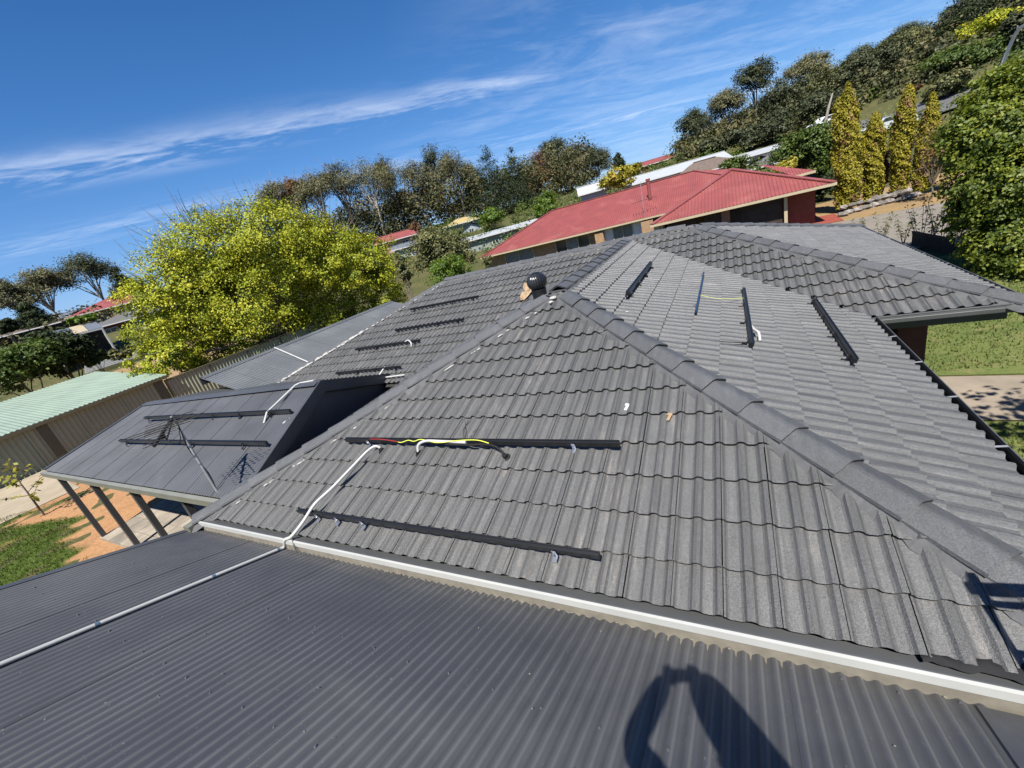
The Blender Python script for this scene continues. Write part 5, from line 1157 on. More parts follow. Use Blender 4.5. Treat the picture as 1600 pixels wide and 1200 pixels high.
for c in CYPRESS: cypress(*c)
def sapling(label, x, y, z, h):
    t = thing('sapling', label, 'sapling', (x, y, z), 'dark saplings along the right boundary'); mb = MB(); Ps = []; Os = []
    for k in range(4):
        a = RNG.uniform(0, 6.28); top = np.array((math.cos(a)*h*.22, math.sin(a)*h*.22, h*RNG.uniform(.75, 1))); mb.tube([(0, 0, 0), top*.5+RNG.normal(0, .02, 3), top], [.014, .010, .004], 5)
        for i in range(16):
            s = .3+.7*i/15; b = i*2.4; Ps.append(top*s+np.array((math.cos(b), math.sin(b), .3))*.09); Os.append((math.cos(b)*.5+RNG.normal(0, .3), math.sin(b)*.5, .8))
    mb.build('stem', BARK, t, local=True); leaves('foliage', np.array(Ps), np.array(Os), .17, LF_SAP, RNG.uniform(0, 1, len(Ps)), .42, t, True)
LF_SAP = leaf_mat('sapling_leaves', [(.03, .045, .02), (.07, .09, .03), (.12, .08, .05)], .25, .12)
SAPLINGS = [('smallest dark sapling nearest the far roof corner', 5.15, 24.46, -4.65, 1.125), ('dark sapling second from the far roof corner', 5.68, 23.32, -4.65, 1.375), ('thin sapling in the middle of the gravel edge', 6.07, 22.18, -4.65, 1.25), ('widest bushy sapling on the gravel edge', 6.28, 21.08, -4.65, 2.125), ('dark upright sapling, tallest of the row', 6.61, 20.46, -4.65, 2.5), ('sapling nearest the big green tree', 6.83, 19.86, -4.65, 1.75), ('low reddish sapling between the widest and the tallest', 6.71, 21.58, -4.65, 1.25)]
FT = (-19.63, 2.57, -4.66)
WP = (-53.27, 17.28, -2.61)
for s in SAPLINGS: sapling(*s)
# young fruit tree in the yard at the far left
ft = thing('young_tree', 'thin young tree with few pale green leaves on the orange dirt', 'tree', FT); Ps = []; mb = MB()
mb.tube([(0, 0, 0), (.05, .02, .9), (.03, .05, 1.9)], [.03, .022, .008], 6)
for k in range(11):
    a = k*2.4; z0 = .55+.12*k; e = np.array((math.cos(a)*(.75-.04*k), math.sin(a)*(.75-.04*k), z0+.35)); mb.tube([(.04, .03, z0), e], [.012, .004], 4)
    for i in range(9): s = .3+.7*i/8; Ps.append(np.array((.04, .03, z0))*(1-s)+e*s+RNG.normal(0, .05, 3))
mb.build('trunk', BARK, ft, local=True); leaves('foliage', np.array(Ps), RNG.normal(0, .6, (len(Ps), 3))+(0, 0, .8), .17, LF_YEL, RNG.uniform(.0, .55, len(Ps)), .55, ft, True)

# far wooded hillside: scrub that nobody could count
def scrub(name, label, cat, n, az0, az1, d0, d1, r0, r1, hgt, mat, leaf, m, keep=None):
    pts = []; out = []; tint = []
    for _ in range(n):
        azd = RNG.uniform(az0, az1); az = rad(azd); d = RNG.uniform(d0, d1)
        if keep and not keep(azd, d): continue
        x, y = math.sin(az)*d, math.cos(az)*d; r = RNG.uniform(r0, r1); z = float(terr(x, y)); dd = sph(m); hh = RNG.uniform(*hgt)
        pts.append(np.array((x, y, z+hh))+dd*np.array((r, r, r*.85))*RNG.uniform(.55, 1.05, (m, 1))); out.append(dd+np.array((0, 0, .5))+RNG.normal(0, .5, (m, 3))); tint.append(np.full(m, RNG.uniform(.05, .95))+RNG.normal(0, .14, m))
    o = leaves(name, np.concatenate(pts), np.concatenate(out), leaf, mat, np.concatenate(tint), .6)
    tagp(o, label, cat, kind='stuff')
LF_SCRUB = leaf_mat('scrub_leaves', [(.028, .033, .015), (.055, .060, .026), (.09, .092, .038), (.125, .10, .05)], .12, .05)
scrub('far_wood', 'dense dull green eucalypt wood along the slope behind the houses', 'wood', 680, -62, -14.5, 96, 140, 1.6, 3.4, (1.0, 9.0), LF_SCRUB, .55, 110)
scrub('hillside_wood', 'dark bushy woodland on the hillside at the upper right', 'wood', 620, -4.5, 27, 84, 175, 1.3, 3.0, (.4, 2.2), LF_SCRUB, .52, 105, lambda a, d: not (11 < a < 15.5 and 128 < d < 150) and not (d < 100 and a > 4.5 and RNG.random() < .35))
scrub('slope_scrub', 'brown green shrubs on the slope above the curved road', 'shrubs', 330, 7, 27, 80, 128, .8, 2.1, (.2, 1.2), LF_SCRUB, .42, 95)
scrub('valley_scrub', 'low olive shrubs scattered below the gums at far left', 'scrub', 260, -86, -60, 84, 140, 1.2, 2.6, (.4, 2.2), LF_SCRUB, .6, 70)
scrub('garden_shrubs', 'mixed green garden shrubs between the far houses', 'shrubs', 560, -70, 24, 56, 96, .7, 2.0, (.3, 1.3), LF_HEDGE, .32, 85, lambda a, d: not (2 < a < 20 and 64 < d < 82))

# ------------------------------------------------------------------ the green shed, the fence, the bank behind
shed = thing('green_shed', 'long shed with mint green roof and sage ribbed wall at the left', 'shed', (-31, 3, G))
def ribbed_wall(name, x, y0_, y1_, zb, zt, pitch, depth, mat, parent, n=None):
    """profile cladding facing +X, one sheet"""
    V = []; F = []; y = y0_; L = []
    while y < y1_-1e-6:
        for q in range(8): L.append((min(y+q/8*pitch, y1_), depth*(.5-.5*math.cos(2*math.pi*q/8))))
        y += pitch
    L.append((y1_, 0))
    for yy, dx in L: V += [(x+dx, yy, zb), (x+dx, yy, zt)]
    F = [(2*i, 2*i+2, 2*i+3, 2*i+1) for i in range(len(L)-1)]
    return link(name, mesh_of(name, V, F, mat), parent)
ZS = -2.66
for i in range(10): ribbed_wall('wall_sheet', -27.4, -8+1.8*i, -8+1.8*(i+1), G, ZS-.02, .19, .05, SHED_WALL, shed)
for yy in (5.2, 9.9, .5): MB().span((-27.41, yy-.17, G), (-27.33, yy+.17, ZS-.03)).build('corner_flashing', simple('sage_flashing', (.07, .07, .045), .55, var=.1) if 'sage_flashing' not in MATS else MATS['sage_flashing'], shed)
vH = unit((-8.9, 0, .85))
for i in range(11): corr('roof_sheet', (-27.15, -9.2+1.78*i, ZS+.03), (0, 1, 0), vH, 1.78, 8.9, SHED_ROOF, shed, pitch=.178, amp=.014, seg=6)
MB().span((-27.22, -9.2, ZS-.13), (-27.08, 10.4, ZS+.01)).build('gutter', OLIVE_DK, shed)
MB().span((-36, 10.1, G), (-27.4, 10.15, ZS)).build('end_wall', SHED_WALL, shed)
MB().span((-36.1, -9, G), (-36.0, 10.1, ZS+.7)).build('rear_wall', SHED_WALL, shed)
def flip(o):
    me = o.data; me.flip_normals()
fence = thing('steel_fence', 'olive ribbed steel fence continuing from the shed under the big tree', 'fence', (-27.2, 15, G))
for i in range(6):
    ribbed_wall('fence_panel', -27.3, 10.25+2.38*i, 10.25+2.38*i+2.33, G, -2.95, .19, .05, SHED_WALL, fence)
    MB().span((-27.36, 10.2+2.38*i-.03, G), (-27.24, 10.2+2.38*i+.03, -2.9)).build('fence_post', OLIVE_DK, fence)
MB().span((-27.36, 10.2, -2.96), (-27.22, 24.5, -2.88)).build('top_rail', OLIVE_DK, fence)
drape('garden_bank', [(-52, 2), (-37, 2), (-37, 24), (-52, 24)], ground_mat('brown_bank', (.24, .15, .09), (.16, .12, .06), (.30, .22, .15)), .05, 1.5)
wpk = thing('timber_stack', 'stack of long white planks lying behind the mint shed roof', 'planks', WP)
for k in range(5): MB().box(np.array(WP)+np.array((-.5*k, .2*k, .1+.12*k)), (.28, 5.5, .10), np.array(((.9, .1, 0), (-.1, .9, 0), (0, 0, 1)))).build('plank', WHITE_P, wpk)

# ------------------------------------------------------------------ houses
def rotm(a): return np.array(((math.cos(a), -math.sin(a), 0), (math.sin(a), math.cos(a), 0), (0, 0, 1)))
def simple_house(name, label, cat, x, y, ze, rot, L, Wd, hip, pitch, wall, roof, over=.4, wins=(), zb=None, chimney=False, door=None, ridge_mat=None):
    """eave height ze; long axis L turned by rot; windows (side, position along it, width, height, drop below the eave)"""
    zb = zb if zb is not None else float(min(terr(x, y), terr(x+L/3, y), terr(x-L/3, y)))-.6
    t = thing(name, label, cat, (x, y, zb)); R = rotm(rot); o = np.array((x, y, 0)); P = lambda a, b, z: o+R @ np.array((a, b, 0))+np.array((0, 0, z))
    a, b = L/2-over, Wd/2-over; m = MB(); v = [P(sx*a, sy*b, z) for z in (zb, ze) for sx, sy in ((-1, -1), (1, -1), (1, 1), (-1, 1))]
    m.add(v, [(0, 1, 5, 4), (1, 2, 6, 5), (2, 3, 7, 6), (3, 0, 4, 7)])
    hr = pitch*Wd/2; q = Wd/2 if hip else 0
    if not hip: m.add([P(-a, -b, ze), P(-a, b, ze), P(-a, 0, ze+pitch*b), P(a, -b, ze), P(a, b, ze), P(a, 0, ze+pitch*b)], [(0, 2, 1), (3, 4, 5)])
    m.build('wall', wall, t)
    m = MB(); c = [P(-L/2, -Wd/2, ze), P(L/2, -Wd/2, ze), P(L/2, Wd/2, ze), P(-L/2, Wd/2, ze), P(-L/2+q, 0, ze+hr), P(L/2-q, 0, ze+hr)]; c2 = [k-np.array((0, 0, .12)) for k in c]
    m.add(c, [(0, 1, 5, 4), (2, 3, 4, 5)]+([(1, 2, 5), (3, 0, 4)] if hip else [])); m.add(c2[:4]+c[:4], [(0, 1, 5, 4), (1, 2, 6, 5), (2, 3, 7, 6), (3, 0, 4, 7), (3, 2, 1, 0)] if hip else [(0, 1, 5, 4), (2, 3, 7, 6)])
    rf = m.build('roof', roof, t)
    MB().bar(c[4]+(0, 0, .03), c[5]+(0, 0, .03), .3, .08).build('ridge_capping', ridge_mat or roof, rf)
    mb = MB(); mb.bar(P(-L/2, -Wd/2-.06, ze-.06), P(L/2, -Wd/2-.06, ze-.06), .12, .13); mb.build('gutter', CREAM_P if wall is BRICK else WHITE_P, t)
    for sd, u, w, h, dr in wins:
        if sd == 'f': A, B, nn = P(u-w/2, -b-.03, ze-dr), P(u+w/2, -b-.03, ze-dr), R @ np.array((0, -1., 0))
        elif sd == 'r': A, B, nn = P(a+.03, u-w/2, ze-dr), P(a+.03, u+w/2, ze-dr), R @ np.array((1., 0, 0))
        else: A, B, nn = P(-a-.03, u+w/2, ze-dr), P(-a-.03, u-w/2, ze-dr), R @ np.array((-1., 0, 0))
        z = np.array((0, 0, -h)); f = MB()
        for p, q2 in ((A, B), (A+z, B+z), (A, A+z), (B, B+z), ((A+B)/2, (A+B)/2+z)): f.bar(p, q2, .07, .07, up=nn)
        wf = f.build('window', WHITE_P, t); MB().add([A-nn*.01, B-nn*.01, B+z-nn*.01, A+z-nn*.01], [(0, 3, 2, 1)]).build('pane', GLASS, wf)
    if door is not None:
        u, w, h = door; A = P(u-w/2, -b-.03, zb); B = P(u+w/2, -b-.03, zb); z = np.array((0, 0, h)); MB().add([A, B, B+z, A+z], [(0, 1, 2, 3)]).build('door', WHITE_P, t)
    if chimney: MB().span(P(L*.2, 0, ze+hr-.6)-(.3, .3, 0), P(L*.2, 0, ze+hr+.9)+(.3, .3, 0)).build('chimney', wall, rf)
    return t
HOUSES = [{'name': 'red_roofed_cottage', 'label': 'small tan cottage with red hip roof left of the chartreuse tree', 'cat': 'house', 'x': -86.16, 'y': 32.26, 'ze': 4.03, 'rot': 0.95, 'L': 11, 'Wd': 9, 'hip': True, 'pitch': 0.35, 'wall': 'tan_rendered_wall', 'roof': 'red_steel_roof', 'wins': [('f', -2, 2.2, 1.3, 0.5), ('f', 2.5, 2.2, 1.3, 0.5), ('r', 0, 1.5, 1.2, 0.6)]}, {'name': 'dark_roofed_house', 'label': 'dark low roofed brick house joined to the striped carport', 'cat': 'house', 'x': -72.5, 'y': 28.77, 'ze': 1.46, 'rot': 0.95, 'L': 11, 'Wd': 7, 'hip': True, 'pitch': 0.3, 'wall': 'rust_red_wall', 'roof': 'grey_tile_roof', 'wins': [('f', -3, 1.6, 1.4, 0.5), ('f', 0.5, 1.6, 1.4, 0.5)]}, {'name': 'brown_roofed_house', 'label': 'long brown roofed house at the far left edge', 'cat': 'house', 'x': -89.88, 'y': 19.64, 'ze': 3.58, 'rot': 0.95, 'L': 16, 'Wd': 9, 'hip': True, 'pitch': 0.2, 'wall': 'deep_shade_timber', 'roof': 'brown_tile_roof', 'wins': []}, {'name': 'garden_shed', 'label': 'pale grey garden shed beneath the gums at far left', 'cat': 'shed', 'x': -105.6, 'y': 30.79, 'ze': 5.14, 'rot': 0.95, 'L': 5, 'Wd': 4, 'hip': False, 'pitch': 0.35, 'wall': 'pale_blue_cladding', 'roof': 'mid_grey_steel_roof', 'wins': []}, {'name': 'pink_cottage', 'label': 'pink brick cottage with red gable roof under the white trunked gum', 'cat': 'cottage', 'x': -51.49, 'y': 61.23, 'ze': 2.85, 'rot': 0.55, 'L': 8, 'Wd': 6, 'hip': False, 'pitch': 0.38, 'wall': 'pink_brick_wall', 'roof': 'red_steel_roof', 'wins': [('f', 1.5, 1.1, 1, 0.5), ('l', 0, 1, 1, 0.5)]}, {'name': 'grey_shed', 'label': 'small grey shed in front of the pink cottage', 'cat': 'shed', 'x': -44.48, 'y': 54.05, 'ze': 1.13, 'rot': 0.55, 'L': 4, 'Wd': 4, 'hip': False, 'pitch': 0.3, 'wall': 'pale_blue_cladding', 'roof': 'mid_grey_steel_roof', 'wins': []}, {'name': 'mustard_roofed_house', 'label': 'house with mustard coloured roof under the gums', 'cat': 'house', 'x': -48.27, 'y': 78.32, 'ze': 3.02, 'rot': 0.5, 'L': 8, 'Wd': 6, 'hip': True, 'pitch': 0.35, 'wall': 'pale_blue_cladding', 'roof': 'mustard_steel_roof', 'wins': [('f', 0, 1.5, 1, 0.5)]}, {'name': 'blue_gabled_house', 'label': 'small pale blue gabled house below the mustard roof', 'cat': 'house', 'x': -40.94, 'y': 68.73, 'ze': 1.43, 'rot': -1.0, 'L': 6, 'Wd': 4.5, 'hip': False, 'pitch': 0.45, 'wall': 'pale_blue_cladding', 'roof': 'pale_steel_roof', 'wins': [('r', 0, 0.8, 1.2, 0.1), ('f', 0, 1, 1, 0.5)]}, {'name': 'long_grey_shed', 'label': 'long grey green shed with a white roof edge left of the red roof', 'cat': 'shed', 'x': -29.0, 'y': 57.05, 'ze': -0.41, 'rot': 0.42, 'L': 12, 'Wd': 7, 'hip': False, 'pitch': 0.12, 'wall': 'grey_green_cladding', 'roof': 'pale_steel_roof', 'wins': [('f', -1, 0.9, 0.5, 0.8)]}, {'name': 'rust_red_house', 'label': 'rust red house on the skyline behind the pale roofs', 'cat': 'house', 'x': -16.02, 'y': 116.91, 'ze': 4.99, 'rot': 0.25, 'L': 11, 'Wd': 7, 'hip': False, 'pitch': 0.3, 'wall': 'rust_red_wall', 'roof': 'red_steel_roof', 'wins': [('f', -3, 1.2, 1.2, 0.6), ('f', 2.5, 1.2, 1.2, 0.6)]}, {'name': 'pale_roofed_house', 'label': 'long house with pale steel roof behind the red ridge', 'cat': 'house', 'x': -6.32, 'y': 65.7, 'ze': 0.93, 'rot': 0.22, 'L': 13, 'Wd': 8, 'hip': False, 'pitch': 0.24, 'wall': 'white_paint', 'roof': 'pale_steel_roof', 'wins': [('f', -3, 2, 1, 0.4), ('f', 3, 2, 1, 0.4)]}, {'name': 'brown_tiled_house', 'label': 'brown tiled roof house between the pale roof and the white house', 'cat': 'house', 'x': -2.21, 'y': 62.96, 'ze': 0.11, 'rot': 0.2, 'L': 8.5, 'Wd': 6, 'hip': True, 'pitch': 0.45, 'wall': 'tan_rendered_wall', 'roof': 'brown_tile_roof', 'wins': [('f', 0, 1.5, 1, 0.5)]}, {'name': 'white_house', 'label': 'white walled house with pale roof under the hillside trees', 'cat': 'house', 'x': 2.54, 'y': 71.96, 'ze': 0.49, 'rot': 0.18, 'L': 13, 'Wd': 7, 'hip': False, 'pitch': 0.14, 'wall': 'white_paint', 'roof': 'pale_steel_roof', 'wins': [('f', -4, 1.8, 1.1, 0.5), ('f', 2.5, 2.4, 1.1, 0.5)]}, {'name': 'grey_tiled_house', 'label': 'grey tiled roof at the right end of the white house', 'cat': 'house', 'x': 4.47, 'y': 65.85, 'ze': -1.05, 'rot': 0.18, 'L': 5, 'Wd': 6, 'hip': True, 'pitch': 0.4, 'wall': 'white_paint', 'roof': 'grey_tile_roof', 'wins': []}, {'name': 'pale_awning_shed', 'label': 'low pale roofed shed poking out left of the yellowing tree', 'cat': 'shed', 'x': -15.76, 'y': 59.96, 'ze': 1.4, 'rot': 0.3, 'L': 4, 'Wd': 4, 'hip': False, 'pitch': 0.5, 'wall': 'pale_blue_cladding', 'roof': 'pale_steel_roof', 'wins': []}, {'name': 'hill_house', 'label': 'small house with dark roof and white garage door above the road', 'cat': 'house', 'x': 27.07, 'y': 96.27, 'ze': 3.23, 'rot': 0.0, 'L': 9, 'Wd': 7, 'hip': True, 'pitch': 0.35, 'wall': 'pale_blue_cladding', 'roof': 'grey_tile_roof', 'wins': [('f', -2.5, 1.5, 1.2, 0.5)], 'door': (1.5, 2.6, 2.2)}, {'name': 'hilltop_house', 'label': 'grey roofed house high on the hill left of the yellow green tree', 'cat': 'house', 'x': 34.28, 'y': 115.0, 'ze': 7.35, 'rot': 0.0, 'L': 10, 'Wd': 7, 'hip': True, 'pitch': 0.3, 'wall': 'grey_green_cladding', 'roof': 'mid_grey_steel_roof', 'wins': []}]
CP_A = (-57.73, 14.39, 1.16)
CP_B = (-57.4, 19.13, 1.09)
CP_D = (-4.82, 1.32, 0.85)
WP = (-53.27, 17.28, -2.61)
ST_P = (-61.55, 20.26, -1.56)
BW0 = (4.76, 43.0, -2.02)
BW1 = (6.26, 43.55, -2.02)
BW2 = (2.58, 46.43, -0.53)

for h in HOUSES:
    h = dict(h); h['wall'] = MATS[h['wall']]; h['roof'] = MATS[h['roof']]; simple_house(**h)

# skillion carport at the left with grey and cream sheets
cp = thing('carport', 'open carport with grey and cream striped roof among the bushes at left', 'carport', CP_A)
A, B, D = np.array(CP_A), np.array(CP_B), np.array(CP_D)
sq = [(0, .16, WHITE_P), (.17, .52, GREY_ROOF), (.53, .76, CREAM_P), (.77, 1.0, GREY_ROOF)]
for a, b, mt in sq:
    v = [A+(B-A)*a, A+(B-A)*b, A+(B-A)*b+D, A+(B-A)*a+D]; MB().add(v+[p-np.array((0, 0, .06)) for p in v], [(0, 1, 2, 3), (7, 6, 5, 4), (0, 4, 5, 1), (1, 5, 6, 2), (2, 6, 7, 3), (3, 7, 4, 0)]).build('roof_sheet', mt, cp)
MB().bar(A+(0, 0, -.12), B+(0, 0, -.12), .08, .16).build('fascia', WHITE_P, cp)
zg = float(terr(A[0], A[1]))-.2
for s in (.12, .60, .98): p = A+(B-A)*s; MB().span((p[0]-.07, p[1]-.07, zg-.5), (p[0]+.07, p[1]+.07, p[2]-.1)).build('post', WHITE_P, cp)
v = [A+D*.9+(0, 0, -.1), B+D*.9+(0, 0, -.1)]; MB().add([v[0], v[1], (*v[1][:2], zg-.5), (*v[0][:2], zg-.5)], [(0, 1, 2, 3)]).build('rear_wall', DARK, cp)  # carport walls near-black: the interior shade is put into their colour
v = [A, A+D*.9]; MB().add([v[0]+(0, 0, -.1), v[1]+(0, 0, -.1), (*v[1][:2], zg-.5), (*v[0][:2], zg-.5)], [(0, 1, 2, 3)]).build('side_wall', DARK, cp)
stp = thing('garden_steps', 'terracotta garden steps below the carport at left', 'steps', ST_P)
for k in range(4): MB().box(np.array(ST_P)+np.array((-.45*k, 0, .12*k)), (.6, 3.6, .16), rotm(.35)).build('step', RUST_WALL, stp)

# ------------------------------------------------------------------ the red-roofed brick house
red = thing('red_roofed_house', 'long brick house with red ribbed steel hip roof beyond the tiled roof', 'house', (-8, 45, G))
RT = .41; ZR = -2.40; LATX = (.12, 3.05)
def rib_face(name, pts, down, parent, pitch=.2, rib=True):
    """ribbed sheet on a planar polygon pts (counter-clockwise from above); ribs run along 'down'"""
    p = [np.array(q, float) for q in pts]; n = unit(np.cross(p[1]-p[0], p[2]-p[0])); v = unit(np.array(down, float)-n*np.dot(down, n)); u = np.cross(v, n); o = p[0]
    q = [((k-o) @ u, (k-o) @ v) for k in p]; a0 = min(k[0] for k in q); a1 = max(k[0] for k in q)
    def ext(a):
        r = []
        for (x0, y0_), (x1, y1_) in zip(q, q[1:]+q[:1]):
            if min(x0, x1)-1e-9 <= a <= max(x0, x1)+1e-9 and abs(x1-x0) > 1e-9: r.append(y0_+(y1_-y0_)*(a-x0)/(x1-x0))
        return (min(r), max(r)) if r else None
    V = []; F = []; a = a0; st = []
    while a < a1:
        for d, h in ((0, 0), (.70, 0), (.78, .032), (.92, .032)): st.append((min(a+d*pitch, a1), h))
        a += pitch
    st.append((a1, 0)); prev = None
    for a, h in st:
        e = ext(a)
        if not e: continue
        V += [o+u*a+v*e[0]+n*h, o+u*a+v*e[1]+n*h]; k = len(V)-2
        if prev is not None: F.append((prev, k, k+1, prev+1))
        prev = k
    return link(name, mesh_of(name, V, F, RED_ROOF), parent)
rx0, rx1, ryf, rd = -24.9, 4.2, 42.3, 6.9            # main block: left eave, right eave, front eave, half depth
wx0, wx1, wyf = -4.75, 5.55, 32.15                    # front wing
whw = (wx1-wx0)/2; zrm = ZR+RT*rd; zrw = ZR+RT*whw; wxa = (wx0+wx1)/2
ym = ryf+rd
rib_face('roof_front', [(rx0, ryf, ZR), (wx0, ryf, ZR), (wxa, ryf+whw, zrw), (wxa, ryf+whw+.01, zrw), (rx1-rd, ym, zrm), (rx0+rd, ym, zrm)], (0, -1, -RT), red)
rib_face('roof_end', [(rx0, ym+rd, ZR), (rx0, ryf, ZR), (rx0+rd, ym, zrm)], (-1, 0, -RT), red)
rib_face('roof_rear', [(rx1, ym+rd, ZR), (rx0, ym+rd, ZR), (rx0+rd, ym, zrm), (rx1-rd, ym, zrm)], (0, 1, -RT), red)
rib_face('roof_end', [(rx1, ryf, ZR), (rx1, ym+rd, ZR), (rx1-rd, ym, zrm)], (1, 0, -RT), red)
rib_face('wing_front', [(wx0, wyf, ZR), (wx1, wyf, ZR), (wxa, wyf+whw, zrw)], (0, -1, -RT), red, .21)
rib_face('wing_side', [(wx0, ryf, ZR), (wx0, wyf, ZR), (wxa, wyf+whw, zrw), (wxa, ryf+whw, zrw)], (-1, 0, -RT), red)
rib_face('wing_side', [(wx1, wyf, ZR), (wx1, ryf+2, ZR), (wxa, ryf+whw, zrw), (wxa, wyf+whw, zrw)], (1, 0, -RT), red)
RC = MATS['red_steel_roof']
for a, b in (((wx0, wyf, ZR), (wxa, wyf+whw, zrw)), ((wx1, wyf, ZR), (wxa, wyf+whw, zrw)), ((wxa, wyf+whw, zrw), (wxa, ryf+whw, zrw)), ((rx0, ryf, ZR), (rx0+rd, ym, zrm)), ((rx0+rd, ym, zrm), (rx1-rd, ym, zrm)), ((rx1, ryf, ZR), (rx1-rd, ym, zrm))):
    MB().bar(np.array(a)+(0, 0, .04), np.array(b)+(0, 0, .04), .34, .06).build('ridge_capping', RC, red)
bw = [BW0, BW1, BW2]                                   # the small rear wing seen over the ridge
rib_face('rear_wing_roof', bw, (0.05, -1, -.4), red, .21)
MB().bar(np.array(BW0)+(0, 0, -.08), np.array(BW1)+(0, 0, -.08), .12, .18).build('gutter', CREAM_P, red)
def eave(a, b):
    MB().bar(np.array(a)+(0, 0, -.09), np.array(b)+(0, 0, -.09), .13, .15).build('gutter', CREAM_P, red)
eave((rx0, ryf-.05, ZR), (wx0, ryf-.05, ZR)); eave((wx0, wyf-.05, ZR), (wx1, wyf-.05, ZR)); eave((wx1+.05, wyf, ZR), (wx1+.05, ryf+4, ZR)); eave((rx0-.05, ryf, ZR), (rx0-.05, ym+rd, ZR)); eave((wx0-.05, wyf, ZR), (wx0-.05, ryf, ZR))
MB().add([(rx0, ryf, ZR-.17), (wx0, ryf, ZR-.17), (wx0, ryf+.7, ZR-.17), (rx0, ryf+.7, ZR-.17)], [(0, 1, 2, 3)]).build('soffit', CREAM_P, red)
MB().add([(wx0, wyf, ZR-.17), (wx1, wyf, ZR-.17), (wx1, wyf+3, ZR-.17), (wx0, wyf+3, ZR-.17)], [(0, 1, 2, 3)]).build('soffit', CREAM_P, red)
wy = ryf+.65
mw = MB(); mw.span((rx0+.6, wy, G), (wx0+.6, wy+.2, ZR-.16)); mw.span((rx0+.6, wy+.2, G), (rx0+.8, ym+rd-.6, ZR-.16)); mw.build('wall', BRICK, red)
mw = MB(); mw.span((wx0+.5, wyf+2.8, G), (wx1-.5, wyf+3.0, ZR-.16)); mw.span((wx1-.7, wyf+2.8, G), (wx1-.5, ryf+6, ZR-.16)); mw.span((wx0+.5, wyf+2.8, G), (wx0+.7, ryf+1, ZR-.16)); mw.build('wall', BRICK, red)
def window(x0, x1, zt, h, mat, panes=2, fm=None):
    f = MB(); fm = fm or CREAM_P; y = wy-.03
    for p, q in (((x0, y, zt), (x1, y, zt)), ((x0, y, zt-h), (x1, y, zt-h))): f.bar(p, q, .08, .08)
    for k in range(panes+1): xx = x0+(x1-x0)*k/panes; f.bar((xx, y, zt), (xx, y, zt-h), .07, .08, up=(0, 1, 0))
    w = f.build('window', fm, red)
    for k in range(panes):
        a, b = x0+(x1-x0)*k/panes, x0+(x1-x0)*(k+1)/panes; m = mat[k % len(mat)] if isinstance(mat, (list, tuple)) else mat
        MB().add([(a+.04, y+.02, zt-.04), (b-.04, y+.02, zt-.04), (b-.04, y+.02, zt-h+.04), (a+.04, y+.02, zt-h+.04)], [(0, 3, 2, 1)]).build('pane', m, w)
WINS = [(-22.21, -18.69, 1.5, ['grey_curtain', 'grey_curtain']), (-16.04, -12.4, 1.7, ['window_glass', 'grey_curtain', 'window_glass']), (-10.88, -7.18, 1.9, ['white_blind', 'grey_curtain', 'grey_curtain', 'white_blind']), (-6.0, -4.83, 1.6, ['window_glass'])]
PIERS = [(-11.66, -10.81, 42.35), (-7.15, -6.09, 42.2)]
FLUE = (-6.57, 45.56, -1.06)
RA = (-6.84, 42.83, -2.18)

for w in WINS: window(w[0], w[1], ZR-.22, w[2], [MATS[m] for m in w[3]], len(w[3]))
for x0, x1, yy in PIERS: MB().span((x0, yy, G), (x1, wy+.05, ZR-.3)).build('brick_pier', BRICK, red)
px0 = wx0+1.2
for a, wd in ((wx0+1.0, 1.75), (wx0+3.3, 2.2), (LATX[0], LATX[1]-LATX[0])):     # lattice screens under the wing eave
    lt = MB().span((a, wyf+.75, G+.1), (a+wd, wyf+.79, ZR-.2)).build('lattice_panel', LATT, red); sl_ = MB(); q = 0
    while q*.14 < wd+1.9:
        s0 = a+.14*q-1.9; x0_, z0_ = max(a, s0), G+.1+max(0, a-s0); x1_ = min(a+wd, s0+1.9); z1_ = G+.1+(x1_-s0)
        if x1_ > x0_: sl_.bar((x0_, wyf+.73, z0_), (x1_, wyf+.73, z1_), .02, .03, up=(0, 1, 0))
        q += 1
    tagp(sl_.build('lattice_slats', simple('lattice_slat', (.07, .05, .042), .8) if 'lattice_slat' not in MATS else MATS['lattice_slat'], lt), kind='stuff')
MB().span((LATX[0]-.52, wyf+.6, G), (LATX[0]-.02, wyf+1.0, ZR-.2)).build('brick_pier', MATS['red_brown_brick'], red)
for xx in (wx0+.55, LATX[1]+.14): MB().span((xx-.09, wyf+.45, G), (xx+.09, wyf+.62, ZR-.17)).build('post', CREAM_P, red)
MB().span((LATX[1]+.3, wyf+1.2, G), (wx1-.75, wyf+3.0, ZR-.18)).build('side_wall', RUST_WALL, red)
MB().span((wx0+.1, wyf+.25, ZR-.55), (wx0+.45, wyf+.4, ZR-.2)).build('downpipe_head', CREAM_P, red)
MB().tube([FLUE, np.array(FLUE)+(0, 0, 1.75)], .16, 12).build('flue_pipe', RC, red)
MB().tube([np.array(FLUE)+(0, 0, 1.72), np.array(FLUE)+(0, 0, 1.9)], .21, 12).build('flue_cap', RC, red)
ra = thing('rooftop_aerial', 'thin television aerial standing on the red roof beside the flue', 'aerial', RA)
q = np.array(RA); MB().tube([q, q+(0, 0, 2.9)], .022, 6).build('mast', GALV, ra)
MB().bar(q+(-1.0, -.25, 1.25), q+(1.2, .3, 1.35), .03, .03).build('boom', RUBBER, ra)
for k in range(9): p = q+np.array((-.9+.25*k, -.22+.06*k, 1.27)); MB().tube([p+(-.1, .45, 0), p+(.1, -.45, 0)], .012, 4).build('element', RUBBER, ra)

